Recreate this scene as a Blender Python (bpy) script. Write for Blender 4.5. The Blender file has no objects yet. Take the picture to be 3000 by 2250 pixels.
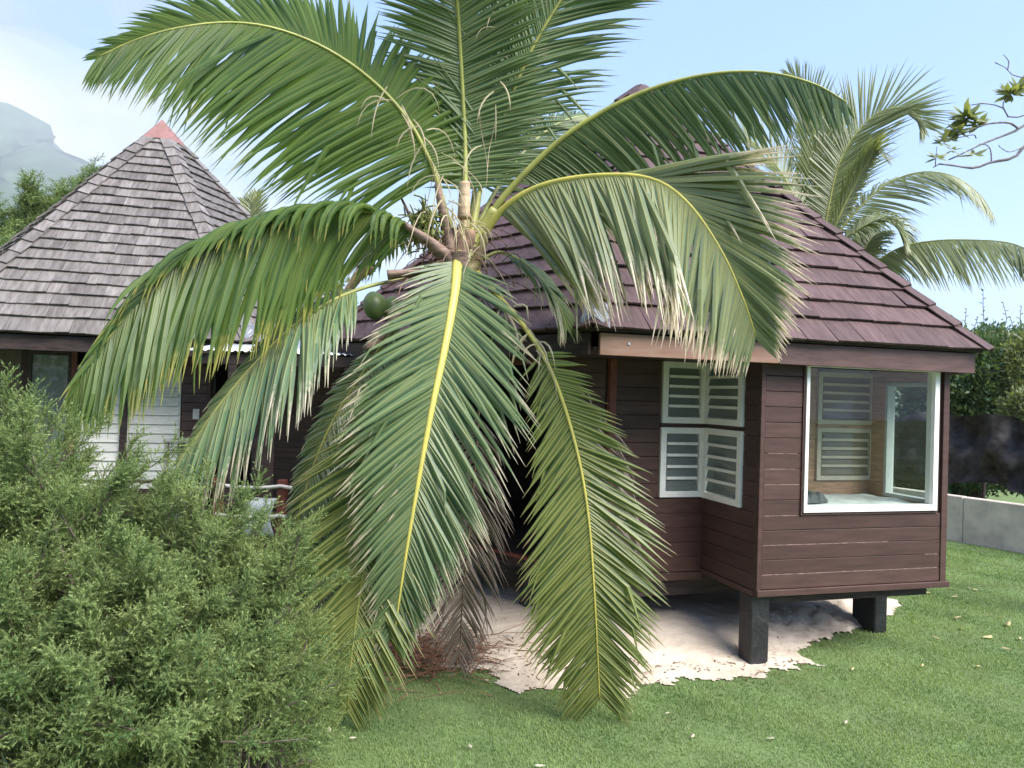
import bpy, bmesh, math, random
import numpy as np
from mathutils import Vector, Matrix
random.seed(7); rng = np.random.default_rng(11)
S = bpy.context.scene
C = S.collection
R_ = math.radians

# ------------------------------------------------------------------ camera, sky, sun, exposure
FOC, ROLL, PITCH, EYE = 2150.0, R_(1.8), R_(0.77), 2.45        # the photograph is 3000 x 2250
VR = Vector((math.cos(ROLL), 0, math.sin(ROLL)))
VU0 = Vector((-math.sin(ROLL), 0, math.cos(ROLL)))
VF = Vector((0, 1, 0)) * math.cos(PITCH) + VU0 * math.sin(PITCH)
VU = VU0 * math.cos(PITCH) - Vector((0, 1, 0)) * math.sin(PITCH)
cd = bpy.data.cameras.new('camera'); cam = bpy.data.objects.new('camera', cd); C.objects.link(cam)
cd.sensor_fit = 'HORIZONTAL'; cd.sensor_width = 36.0; cd.lens = 36.0 * FOC / 3000.0
cd.clip_start = 0.05; cd.clip_end = 20000
cam.matrix_world = Matrix(((VR.x, VU.x, -VF.x, 0), (VR.y, VU.y, -VF.y, 0), (VR.z, VU.z, -VF.z, EYE), (0, 0, 0, 1)))
S.camera = cam

SUN_EL, SUN_AZ = R_(48), R_(130)          # azimuth clockwise from +Y: over the right shoulder
W = bpy.data.worlds.new('World'); S.world = W; W.use_nodes = True
nt = W.node_tree; nt.nodes.clear()
def N(t, typ, **kw):
    n = t.nodes.new(typ)
    for k, v in kw.items():
        if k.startswith('i_'):
            key = k[2:]; n.inputs[int(key) if key.isdigit() else key.replace('_', ' ')].default_value = v
        else: setattr(n, k, v)
    return n
out = N(nt, 'ShaderNodeOutputWorld'); bg = N(nt, 'ShaderNodeBackground')
sky = N(nt, 'ShaderNodeTexSky', sky_type='NISHITA', sun_disc=False, sun_elevation=SUN_EL, sun_rotation=SUN_AZ,
        air_density=1.0, dust_density=1.2, ozone_density=1.6)
bg.inputs['Strength'].default_value = 0.125
tc = N(nt, 'ShaderNodeTexCoord'); sp = N(nt, 'ShaderNodeSeparateXYZ')
nt.links.new(tc.outputs['Generated'], sp.inputs[0])
zz = N(nt, 'ShaderNodeMath', operation='ADD', i_1=0.22); nt.links.new(sp.outputs['Z'], zz.inputs[0])
dv = N(nt, 'ShaderNodeVectorMath', operation='DIVIDE'); cb = N(nt, 'ShaderNodeCombineXYZ')
for k in range(3): nt.links.new(zz.outputs[0], cb.inputs[k])
nt.links.new(tc.outputs['Generated'], dv.inputs[0]); nt.links.new(cb.outputs[0], dv.inputs[1])
no = N(nt, 'ShaderNodeTexNoise', i_Scale=1.7, i_Detail=7.0, i_Roughness=0.55); no.inputs['Distortion'].default_value = 0.3
nt.links.new(dv.outputs[0], no.inputs['Vector'])
# the cloud bank lies over the island's mountains, to the left, and thins out to the right and overhead
m1 = N(nt, 'ShaderNodeMath', operation='MULTIPLY', i_1=-0.62); nt.links.new(sp.outputs['X'], m1.inputs[0])
m2 = N(nt, 'ShaderNodeMath', operation='MULTIPLY', i_1=-0.75); nt.links.new(sp.outputs['Z'], m2.inputs[0])
a1 = N(nt, 'ShaderNodeMath', operation='ADD'); nt.links.new(m1.outputs[0], a1.inputs[0]); nt.links.new(m2.outputs[0], a1.inputs[1])
a2 = N(nt, 'ShaderNodeMath', operation='ADD'); nt.links.new(a1.outputs[0], a2.inputs[0]); nt.links.new(no.outputs['Fac'], a2.inputs[1])
mr = N(nt, 'ShaderNodeMapRange', interpolation_type='SMOOTHSTEP', clamp=True); mr.inputs['From Min'].default_value = 0.30; mr.inputs['From Max'].default_value = 0.66
nt.links.new(a2.outputs[0], mr.inputs['Value'])
no2 = N(nt, 'ShaderNodeTexNoise', i_Scale=2.6, i_Detail=5.0); nt.links.new(dv.outputs[0], no2.inputs['Vector'])
cr = N(nt, 'ShaderNodeMapRange', clamp=True); cr.inputs['From Min'].default_value = 0.3; cr.inputs['From Max'].default_value = 0.7
cr.inputs['To Min'].default_value = 0.70; cr.inputs['To Max'].default_value = 1.18
nt.links.new(no2.outputs['Fac'], cr.inputs['Value'])
cc = N(nt, 'ShaderNodeVectorMath', operation='SCALE'); cc.inputs[0].default_value = (1.95, 2.05, 2.05); nt.links.new(cr.outputs[0], cc.inputs['Scale'])
# thin high veil that pales the blue all over
veil = N(nt, 'ShaderNodeMix', data_type='RGBA'); veil.inputs['Factor'].default_value = 0.84
veil.inputs[7].default_value = (0.70, 1.22, 2.60, 1); nt.links.new(sky.outputs[0], veil.inputs[6])
mx = N(nt, 'ShaderNodeMix', data_type='RGBA'); nt.links.new(mr.outputs[0], mx.inputs['Factor'])
nt.links.new(veil.outputs[2], mx.inputs[6]); nt.links.new(cc.outputs[0], mx.inputs[7])
nt.links.new(mx.outputs[2], bg.inputs['Color']); nt.links.new(bg.outputs[0], out.inputs['Surface'])

sl = bpy.data.lights.new('sun', 'SUN'); sl.energy = 2.3; sl.angle = R_(45); sl.color = (1.0, 0.95, 0.87)
so = bpy.data.objects.new('sun', sl); C.objects.link(so)
sd = Vector((math.sin(SUN_AZ) * math.cos(SUN_EL), math.cos(SUN_AZ) * math.cos(SUN_EL), math.sin(SUN_EL)))
so.rotation_euler = sd.to_track_quat('Z', 'Y').to_euler(); so.location = (20, -20, 30)
S.view_settings.view_transform = 'Standard'; S.view_settings.look = 'None'
S.view_settings.gamma = 1.0; S.view_settings.use_curve_mapping = False; S.view_settings.exposure = 2.0
S.cycles.max_bounces = 8; S.cycles.volume_bounces = 1; S.cycles.transparent_max_bounces = 12; S.cycles.use_denoising = True

# ------------------------------------------------------------------ survey helpers: a photo point at a known distance -> a world point
def ray(px, py):
    d = VR * ((px - 1500) / FOC) + VU * ((1125 - py) / FOC) + VF
    return d / d.y
def at(px, py, Y): return Vector((0, 0, EYE)) + ray(px, py) * Y
def on(px, py, z=0.0):
    d = ray(px, py); return Vector((0, 0, EYE)) + d * ((z - EYE) / d.z)

# ------------------------------------------------------------------ materials
def mat(name, col, rough=0.6, spec=0.4, var=0.12, scale=8.0, stretch=(1, 1, 1), bump=0.0, bscale=None, rnd=0.0, col2=None, f2=0.5, coords='Object', metallic=0.0, transl=0.0, detail=4.0, rndhue=None):
    m = bpy.data.materials.new(name); m.use_nodes = True; t = m.node_tree; b = t.nodes['Principled BSDF']
    b.inputs['Roughness'].default_value = rough; b.inputs['Specular IOR Level'].default_value = spec; b.inputs['Metallic'].default_value = metallic
    tcn = N(t, 'ShaderNodeTexCoord'); mp = N(t, 'ShaderNodeMapping'); mp.inputs['Scale'].default_value = stretch
    t.links.new(tcn.outputs[coords], mp.inputs['Vector'])
    src = mp.outputs[0]
    if rnd or rndhue:
        oi = N(t, 'ShaderNodeObjectInfo')
        ad = N(t, 'ShaderNodeVectorMath', operation='ADD'); t.links.new(mp.outputs[0], ad.inputs[0])
        mu = N(t, 'ShaderNodeMath', operation='MULTIPLY', i_1=57.0); t.links.new(oi.outputs['Random'], mu.inputs[0]); t.links.new(mu.outputs[0], ad.inputs[1])
        src = ad.outputs[0]
    nz = N(t, 'ShaderNodeTexNoise', i_Scale=scale, i_Detail=detail, i_Roughness=0.6); t.links.new(src, nz.inputs['Vector'])
    c2 = col2 or tuple(max(0, c * (1 - 2.2 * var)) for c in col)
    c1 = col if col2 else tuple(min(1, c * (1 + 1.6 * var)) for c in col)
    mr_ = N(t, 'ShaderNodeMapRange', clamp=True); mr_.inputs['From Min'].default_value = f2 - 0.2; mr_.inputs['From Max'].default_value = f2 + 0.2
    t.links.new(nz.outputs['Fac'], mr_.inputs['Value'])
    mixn = N(t, 'ShaderNodeMix', data_type='RGBA'); t.links.new(mr_.outputs[0], mixn.inputs['Factor'])
    mixn.inputs[6].default_value = (*c1, 1); mixn.inputs[7].default_value = (*c2, 1)
    res = mixn.outputs[2]
    if rnd:
        mr2 = N(t, 'ShaderNodeMapRange'); mr2.inputs['To Min'].default_value = 1 - rnd; mr2.inputs['To Max'].default_value = 1 + rnd
        t.links.new(oi.outputs['Random'], mr2.inputs['Value'])
        sc = N(t, 'ShaderNodeVectorMath', operation='SCALE'); t.links.new(res, sc.inputs[0]); t.links.new(mr2.outputs[0], sc.inputs['Scale'])
        res = sc.outputs[0]
    t.links.new(res, b.inputs['Base Color'])
    rr = N(t, 'ShaderNodeMapRange'); rr.inputs['To Min'].default_value = max(0.02, rough - 0.1); rr.inputs['To Max'].default_value = min(1, rough + 0.12)
    t.links.new(nz.outputs['Fac'], rr.inputs['Value']); t.links.new(rr.outputs[0], b.inputs['Roughness'])
    if bump:
        nb = N(t, 'ShaderNodeTexNoise', i_Scale=bscale or scale * 3, i_Detail=5.0); t.links.new(src, nb.inputs['Vector'])
        bp = N(t, 'ShaderNodeBump', i_Strength=bump, i_Distance=0.02); t.links.new(nb.outputs['Fac'], bp.inputs['Height']); t.links.new(bp.outputs[0], b.inputs['Normal'])
    if transl:
        tr = N(t, 'ShaderNodeBsdfTranslucent'); t.links.new(res, tr.inputs['Color'])
        ms = N(t, 'ShaderNodeMixShader', i_0=transl); o = t.nodes['Material Output']
        t.links.new(b.outputs[0], ms.inputs[1]); t.links.new(tr.outputs[0], ms.inputs[2]); t.links.new(ms.outputs[0], o.inputs['Surface'])
    return m

def leaf_mat(name, dark, light, tip, rib, rough=0.38, spec=0.5, transl=0.28):
    """attribute 'leaf': r along the leaflet, g random, b where the dry tip starts, a how near the midrib"""
    m = bpy.data.materials.new(name); m.use_nodes = True; t = m.node_tree; b = t.nodes['Principled BSDF']
    at_ = N(t, 'ShaderNodeAttribute', attribute_name='leaf'); s = N(t, 'ShaderNodeSeparateColor'); t.links.new(at_.outputs['Color'], s.inputs[0])
    tcn = N(t, 'ShaderNodeTexCoord'); nz = N(t, 'ShaderNodeTexNoise', i_Scale=3.5, i_Detail=3.0); t.links.new(tcn.outputs['Object'], nz.inputs['Vector'])
    ad = N(t, 'ShaderNodeMath', operation='ADD'); t.links.new(s.outputs[1], ad.inputs[0]); t.links.new(nz.outputs['Fac'], ad.inputs[1])
    f1 = N(t, 'ShaderNodeMapRange', clamp=True); f1.inputs['From Min'].default_value = 0.35; f1.inputs['From Max'].default_value = 1.35; t.links.new(ad.outputs[0], f1.inputs['Value'])
    g = N(t, 'ShaderNodeMix', data_type='RGBA'); g.inputs[6].default_value = (*dark, 1); g.inputs[7].default_value = (*light, 1); t.links.new(f1.outputs[0], g.inputs['Factor'])
    pw = N(t, 'ShaderNodeMath', operation='POWER', i_1=3.0); t.links.new(at_.outputs['Alpha'], pw.inputs[0])
    pm = N(t, 'ShaderNodeMath', operation='MULTIPLY', i_1=0.75); t.links.new(pw.outputs[0], pm.inputs[0])
    rb = N(t, 'ShaderNodeMix', data_type='RGBA'); rb.inputs[7].default_value = (*rib, 1); t.links.new(g.outputs[2], rb.inputs[6]); t.links.new(pm.outputs[0], rb.inputs['Factor'])
    nz2 = N(t, 'ShaderNodeTexNoise', i_Scale=22.0, i_Detail=2.0); t.links.new(tcn.outputs['Object'], nz2.inputs['Vector'])
    sb = N(t, 'ShaderNodeMath', operation='SUBTRACT'); t.links.new(s.outputs[0], sb.inputs[0]); t.links.new(s.outputs[2], sb.inputs[1])
    nm = N(t, 'ShaderNodeMath', operation='MULTIPLY_ADD', i_1=0.3, i_2=-0.15); t.links.new(nz2.outputs['Fac'], nm.inputs[0])
    s2 = N(t, 'ShaderNodeMath', operation='ADD'); t.links.new(sb.outputs[0], s2.inputs[0]); t.links.new(nm.outputs[0], s2.inputs[1])
    f2 = N(t, 'ShaderNodeMapRange', clamp=True); f2.inputs['From Min'].default_value = 0.0; f2.inputs['From Max'].default_value = 0.16; t.links.new(s2.outputs[0], f2.inputs['Value'])
    tp = N(t, 'ShaderNodeMix', data_type='RGBA'); tp.inputs[7].default_value = (*tip, 1); t.links.new(rb.outputs[2], tp.inputs[6]); t.links.new(f2.outputs[0], tp.inputs['Factor'])
    t.links.new(tp.outputs[2], b.inputs['Base Color']); b.inputs['Roughness'].default_value = rough; b.inputs['Specular IOR Level'].default_value = spec
    tr = N(t, 'ShaderNodeBsdfTranslucent')
    tm = N(t, 'ShaderNodeMix', data_type='RGBA', blend_type='MULTIPLY'); tm.inputs['Factor'].default_value = 1.0; tm.inputs[7].default_value = (1.5, 1.5, 0.6, 1)
    t.links.new(tp.outputs[2], tm.inputs[6]); t.links.new(tm.outputs[2], tr.inputs['Color'])
    ms = N(t, 'ShaderNodeMixShader', i_0=transl); o = t.nodes['Material Output']
    t.links.new(b.outputs[0], ms.inputs[1]); t.links.new(tr.outputs[0], ms.inputs[2]); t.links.new(ms.outputs[0], o.inputs['Surface'])
    return m

def glass_mat(name, tint=(0.75, 0.85, 0.82), mixf=0.12, body=None):
    """thin window pane: clear with a sharp reflection, or clouded with a greyish body colour"""
    m = bpy.data.materials.new(name); m.use_nodes = True; t = m.node_tree; t.nodes.clear(); o = N(t, 'ShaderNodeOutputMaterial')
    tr = N(t, 'ShaderNodeBsdfTransparent', i_Color=(*tint, 1)); gl = N(t, 'ShaderNodeBsdfGlossy', i_Roughness=0.02); fr = N(t, 'ShaderNodeFresnel', i_IOR=1.5)
    mu = N(t, 'ShaderNodeMath', operation='MULTIPLY_ADD', i_1=0.9, i_2=0.0); t.links.new(fr.outputs[0], mu.inputs[0])
    geo = N(t, 'ShaderNodeNewGeometry'); inv = N(t, 'ShaderNodeMath', operation='SUBTRACT', i_0=1.0); t.links.new(geo.outputs['Backfacing'], inv.inputs[1])
    mu2 = N(t, 'ShaderNodeMath', operation='MULTIPLY'); t.links.new(mu.outputs[0], mu2.inputs[0]); t.links.new(inv.outputs[0], mu2.inputs[1]); mu = mu2
    first = tr
    if body:
        df = N(t, 'ShaderNodeBsdfDiffuse', i_Color=(*body, 1)); mb = N(t, 'ShaderNodeMixShader', i_0=mixf)
        t.links.new(tr.outputs[0], mb.inputs[1]); t.links.new(df.outputs[0], mb.inputs[2]); first = mb
    ms = N(t, 'ShaderNodeMixShader'); t.links.new(mu.outputs[0], ms.inputs[0]); t.links.new(first.outputs[0], ms.inputs[1]); t.links.new(gl.outputs[0], ms.inputs[2])
    t.links.new(ms.outputs[0], o.inputs['Surface']); return m

M = {}
M['board'] = mat('board', (0.072, 0.039, 0.033), 0.5, 0.3, 0.13, 2.5, (1, 1, 9), 0.08, 30, 0.16)
M['board_shiny'] = mat('board_shiny', (0.086, 0.043, 0.037), 0.4, 0.4, 0.15, 5, (1, 1, 10), 0.08, 30, 0.08)
M['inner_board'] = mat('inner_board', (0.50, 0.29, 0.19), 0.5, 0.35, 0.18, 6, (1, 1, 12), 0.1, 30, 0.1)
M['wall_back'] = mat('wall_back', (0.05, 0.028, 0.026), 0.8)
M['redpost'] = mat('redpost', (0.17, 0.05, 0.035), 0.5, 0.35, 0.2, 6, (1, 1, 1), 0.1, 20)
M['darkwood'] = mat('darkwood', (0.045, 0.030, 0.028), 0.6, 0.3, 0.25, 5, (1, 1, 6), 0.1, 20, 0.15)
M['fascia_pale'] = mat('fascia_pale', (0.29, 0.19, 0.145), 0.55, 0.35, 0.1, 3.0, (1, 1, 5), 0.08, 25, 0, (0.23, 0.11, 0.07), 0.55)
M['fascia_dark'] = mat('fascia_dark', (0.105, 0.060, 0.053), 0.5, 0.35, 0.15, 3, (1, 1, 6), 0.08, 25)
M['strip'] = mat('strip', (0.26, 0.18, 0.155), 0.8, 0.2, 0.3, 14)
M['shingle_brown'] = mat('shingle_brown', (0.094, 0.057, 0.056), 0.66, 0.28, 0.16, 4, (5, 1, 1), 0.25, 14, 0.16)
M['shingle_grey'] = mat('shingle_grey', (0.200, 0.182, 0.170), 0.7, 0.3, 0.16, 3.0, (6, 1.2, 1), 0.3, 14, 0.22, (0.094, 0.080, 0.075), 0.50)
M['deck_roof'] = mat('deck_roof', (0.05, 0.035, 0.034), 0.9)
M['cap_red'] = mat('cap_red', (0.25, 0.125, 0.108), 0.55, 0.4, 0.12, 4, (1, 1, 1), 0.05)
M['warmlit_white'] = mat('warmlit_white', (0.62, 0.52, 0.42), 0.45, 0.4, 0.05, 6)  # inner louvre frames: the room's warm bounce light is put into the base colour
M['greypaint'] = mat('greypaint', (0.50, 0.51, 0.50), 0.45, 0.4, 0.05, 6)
M['white'] = mat('white', (0.84, 0.83, 0.79), 0.4, 0.45, 0.04, 6)
M['whitewood'] = mat('whitewood', (0.74, 0.72, 0.66), 0.55, 0.35, 0.07, 8, (1, 1, 5), 0.05, 20, 0.06)
M['blackpost'] = mat('blackpost', (0.016, 0.016, 0.018), 0.42, 0.5, 0.3, 9, (1, 1, 1), 0.35, 30, 0, (0.05, 0.048, 0.048), 0.72)
M['concrete'] = mat('concrete', (0.60, 0.51, 0.43), 0.85, 0.3, 0.12, 3, (1, 1, 1), 0.2, 30)
M['metal'] = mat('metal', (0.52, 0.54, 0.57), 0.38, 0.5, 0.15, 9, (1, 1, 1), 0.3, 25, metallic=0.55)
M['lead'] = mat('lead', (0.20, 0.21, 0.23), 0.55, 0.4, 0.2, 9, (1, 1, 1), 0.3, 25, metallic=0.3)
M['rope'] = mat('rope', (0.66, 0.60, 0.54), 0.85, 0.2, 0.12, 60, bump=0.3)
M['cloth_white'] = mat('cloth_white', (0.50, 0.50, 0.48), 0.85, 0.2, 0.10, 7, bump=0.6, bscale=11)
M['cloth_dark'] = mat('cloth_dark', (0.10, 0.10, 0.11), 0.85, 0.2, 0.3, 9, bump=0.4, bscale=14)
M['cloth_teal'] = mat('cloth_teal', (0.46, 0.50, 0.48), 0.85, 0.2, 0.08, 7, bump=0.4, bscale=12)
M['palewood'] = mat('palewood', (0.33, 0.30, 0.27), 0.7, 0.3, 0.15, 8, (1, 1, 6), 0.1)
M['net'] = mat('net', (0.050, 0.044, 0.043), 0.6, 0.15, 0.35, 5, bump=0.5, bscale=12)
M['plastic'] = mat('plastic', (0.66, 0.62, 0.60), 0.4, 0.5, 0.05)
M['glass'] = glass_mat('glass', (0.90, 0.94, 0.92))
M['louvreglass'] = glass_mat('louvreglass', (0.62, 0.70, 0.67), 0.62, (0.25, 0.28, 0.265))
M['louvrewarm'] = glass_mat('louvrewarm', (0.5, 0.45, 0.38), 0.85, (0.27, 0.225, 0.17))
M['clearglass'] = M['glass']
M['sand'] = mat('sand', (0.55, 0.475, 0.39), 0.95, 0.15, 0.1, 2.2, (1, 1, 1), 0.6, 22, 0, (0.40, 0.325, 0.25), 0.58, detail=7)
M['trunk'] = mat('trunk', (0.27, 0.225, 0.21), 0.9, 0.2, 0.25, 7, (1, 1, 3), 0.5, 25)
M['bark'] = mat('bark', (0.12, 0.095, 0.08), 0.9, 0.2, 0.25, 8, (1, 1, 3), 0.4, 25)
M['greybark'] = mat('greybark', (0.19, 0.165, 0.16), 0.8, 0.25, 0.2, 8, (1, 1, 3), 0.3, 25)
M['rib_yellow'] = mat('rib_yellow', (0.56, 0.49, 0.11), 0.45, 0.4, 0.12, 9, (1, 1, 1), 0.1, 30, 0, (0.38, 0.37, 0.10), 0.58)
M['rib_green'] = mat('rib_green', (0.32, 0.33, 0.09), 0.42, 0.45, 0.15, 5)
M['rib_brown'] = mat('rib_brown', (0.19, 0.13, 0.09), 0.6, 0.35, 0.25, 6)
M['rib_mottled'] = mat('rib_mottled', (0.30, 0.29, 0.11), 0.5, 0.4, 0.2, 6, (1, 1, 1), 0.1, 20, 0, (0.24, 0.155, 0.10), 0.5)
M['husk'] = mat('husk', (0.24, 0.165, 0.13), 0.75, 0.3, 0.3, 7, (1, 1, 3), 0.4, 18)
M['spathe'] = mat('spathe', (0.46, 0.34, 0.22), 0.65, 0.3, 0.2, 7, (1, 1, 4), 0.3, 18)
M['fibre'] = mat('fibre', (0.21, 0.14, 0.10), 0.85, 0.2, 0.3, 12)
M['strand'] = mat('strand', (0.46, 0.38, 0.26), 0.8, 0.2, 0.3, 8)
M['coconut'] = mat('coconut', (0.105, 0.155, 0.042), 0.4, 0.5, 0.2, 6)
M['flower'] = mat('flower', (0.17, 0.19, 0.055), 0.7, 0.3, 0.35, 20)
M['frond'] = leaf_mat('frond', (0.048, 0.108, 0.054), (0.122, 0.196, 0.098), (0.50, 0.44, 0.33), (0.34, 0.36, 0.14), transl=0.36)
M['frond_lush'] = leaf_mat('frond_lush', (0.042, 0.102, 0.034), (0.120, 0.200, 0.048), (0.36, 0.34, 0.10), (0.20, 0.24, 0.06), transl=0.52)
M['frond_pale'] = leaf_mat('frond_pale', (0.110, 0.158, 0.084), (0.205, 0.250, 0.135), (0.60, 0.50, 0.38), (0.30, 0.29, 0.09), rough=0.33)
M['frond_olive'] = leaf_mat('frond_olive', (0.052, 0.100, 0.030), (0.130, 0.175, 0.055), (0.36, 0.29, 0.15), (0.50, 0.48, 0.14))
M['frond_dead'] = leaf_mat('frond_dead', (0.14, 0.105, 0.09), (0.30, 0.24, 0.205), (0.36, 0.29, 0.24), (0.13, 0.09, 0.07), 0.7, 0.25, 0.15)
M['frond_straw'] = leaf_mat('frond_straw', (0.34, 0.29, 0.19), (0.52, 0.46, 0.32), (0.5, 0.42, 0.3), (0.40, 0.34, 0.2), 0.7, 0.25, 0.25)
M['frond_far'] = leaf_mat('frond_far', (0.130, 0.175, 0.090), (0.245, 0.285, 0.150), (0.38, 0.35, 0.20), (0.30, 0.31, 0.13), transl=0.35)
M['juniper'] = leaf_mat('juniper', (0.066, 0.130, 0.044), (0.245, 0.305, 0.115), (0.23, 0.25, 0.10), (0.14, 0.17, 0.06), 0.6, 0.25, 0.25)
M['hedge'] = leaf_mat('hedge', (0.052, 0.100, 0.052), (0.125, 0.185, 0.090), (0.15, 0.19, 0.08), (0.08, 0.12, 0.05), 0.5, 0.3, 0.3)
M['frangi'] = leaf_mat('frangi', (0.110, 0.145, 0.068), (0.215, 0.245, 0.115), (0.33, 0.32, 0.10), (0.26, 0.28, 0.11), 0.4, 0.4, 0.35)
M['grassblade'] = leaf_mat('grassblade', (0.098, 0.180, 0.058), (0.230, 0.305, 0.115), (0.24, 0.23, 0.10), (0.10, 0.14, 0.04), 0.6, 0.2, 0.3)
M['lawn'] = mat('lawn', (0.138, 0.200, 0.080), 0.95, 0.1, 0.2, 2.2, (1, 1, 1), 0.5, 60, 0, (0.105, 0.130, 0.056), 0.55, detail=7)
M['dryleaf'] = mat('dryleaf', (0.36, 0.31, 0.15), 0.7, 0.3, 0.2, 14, rnd=0.25)
M['paleleaf'] = mat('paleleaf', (0.40, 0.38, 0.27), 0.7, 0.3, 0.12, 14, rnd=0.2)
M['brownleaf'] = mat('brownleaf', (0.17, 0.085, 0.05), 0.8, 0.2, 0.3, 14, rnd=0.3)
M['mountain'] = mat('mountain', (0.05, 0.075, 0.045), 0.95, 0.1, 0.3, 0.012, detail=8)
M['rust_roof'] = mat('rust_roof', (0.22, 0.13, 0.11), 0.7, 0.3, 0.15, 2, (6, 1, 1), 0.1)

# ------------------------------------------------------------------ mesh helpers
class MB:
    def __init__(s): s.v = []; s.f = []; s.c = []
    def add(s, V, F, col=None):
        k = len(s.v); s.v.extend([tuple(p) for p in V]); s.f.extend([tuple(i + k for i in f) for f in F])
        if col is not None: s.c.extend(col)
    def box(s, x0, y0, z0, x1, y1, z1):
        s.add([(x0, y0, z0), (x1, y0, z0), (x1, y1, z0), (x0, y1, z0), (x0, y0, z1), (x1, y0, z1), (x1, y1, z1), (x0, y1, z1)],
              [(0, 3, 2, 1), (4, 5, 6, 7), (0, 1, 5, 4), (1, 2, 6, 5), (2, 3, 7, 6), (3, 0, 4, 7)])
    def hexa(s, P): s.add(P, [(0, 3, 2, 1), (4, 5, 6, 7), (0, 1, 5, 4), (1, 2, 6, 5), (2, 3, 7, 6), (3, 0, 4, 7)])
    def prism(s, poly, z0, z1):
        n = len(poly)
        s.add([(x, y, z0) for x, y in poly] + [(x, y, z1) for x, y in poly],
              [tuple(range(n))[::-1], tuple(range(n, 2 * n))] + [(i, (i + 1) % n, n + (i + 1) % n, n + i) for i in range(n)])
    def tube(s, pts, rad, n=8, squash=1.0, cap=True):
        pts = [Vector(p) for p in pts]; k = len(pts)
        if not hasattr(rad, '__len__'): rad = [rad] * k
        V = []; prev = None
        for i, p in enumerate(pts):
            t = (pts[min(i + 1, k - 1)] - pts[max(i - 1, 0)])
            t = t.normalized() if t.length > 1e-9 else Vector((0, 0, 1))
            if prev is None: a = t.cross(Vector((0.31, 0.2, 0.93))); a = a if a.length > 1e-3 else t.cross(Vector((1, 0, 0)))
            else: a = prev - t * prev.dot(t)
            a.normalize(); prev = a; b = t.cross(a)
            for j in range(n):
                w = 2 * math.pi * j / n; V.append(p + a * (math.cos(w) * rad[i]) + b * (math.sin(w) * rad[i] * squash))
        F = [(i * n + j, i * n + (j + 1) % n, (i + 1) * n + (j + 1) % n, (i + 1) * n + j) for i in range(k - 1) for j in range(n)]
        if cap: F += [tuple(range(n))[::-1], tuple(range((k - 1) * n, k * n))]
        s.add(V, F)
    def mesh(s, name, smooth=False, bevel=0.0):
        me = bpy.data.meshes.new(name); me.from_pydata(s.v, [], s.f); me.update()
        if s.c and len(s.c) == len(s.v):
            at_ = me.color_attributes.new('leaf', 'FLOAT_COLOR', 'POINT'); at_.data.foreach_set('color', np.array(s.c, dtype=np.float32).ravel())
        if bevel:
            bm = bmesh.new(); bm.from_mesh(me); bmesh.ops.bevel(bm, geom=bm.edges[:], offset=bevel, segments=1, affect='EDGES'); bm.to_mesh(me); bm.free()
        if smooth: me.polygons.foreach_set('use_smooth', [True] * len(me.polygons))
        return me
    def obj(s, name, m, parent=None, smooth=False, bevel=0.0): return link(name, s.mesh(name, smooth, bevel), m, parent)
def link(name, me, m, parent=None):
    if m is not None and len(me.materials) == 0: me.materials.append(m)
    o = bpy.data.objects.new(name, me); C.objects.link(o)
    if parent: o.parent = parent
    return o
def bulk(name, V, F, m, parent=None, col=None, smooth=False):
    """numpy verts (n,3), faces (k,3|4)"""
    me = bpy.data.meshes.new(name); V = np.asarray(V, np.float32); F = np.asarray(F, np.int32); k = F.shape[1]
    me.vertices.add(len(V)); me.vertices.foreach_set('co', V.ravel())
    me.loops.add(F.size); me.loops.foreach_set('vertex_index', F.ravel())
    me.polygons.add(len(F)); me.polygons.foreach_set('loop_start', np.arange(0, F.size, k, dtype=np.int32)); me.polygons.foreach_set('loop_total', np.full(len(F), k, np.int32))
    me.update(calc_edges=True)
    if col is not None:
        at_ = me.color_attributes.new('leaf', 'FLOAT_COLOR', 'POINT'); at_.data.foreach_set('color', np.asarray(col, np.float32).ravel())
    if smooth: me.polygons.foreach_set('use_smooth', np.ones(len(F), bool))
    return link(name, me, m, parent)
def tag(o, label=None, cat=None, group=None, kind=None):
    if label: o['label'] = label
    if cat: o['category'] = cat
    if group: o['group'] = group
    if kind: o['kind'] = kind
    return o
def thing(name, label, cat, loc=(0, 0, 0), rz=0.0, group=None):
    o = bpy.data.objects.new(name, None); C.objects.link(o); o.location = loc; o.rotation_euler = (0, 0, rz); o.empty_display_size = 0.2
    return tag(o, label, cat, group)
def vnoise(p, s=1.0):
    p = np.asarray(p, float) * s
    return (np.sin(p[..., 0] * 1.7 + 1.3 * np.sin(p[..., 1] * 1.1)) + np.sin(p[..., 1] * 2.3 + 1.7 * np.sin(p[..., 0] * 0.9 + 2)) + np.sin((p[..., 0] + p[..., 1]) * 3.7 + 0.5)) / 3

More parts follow.
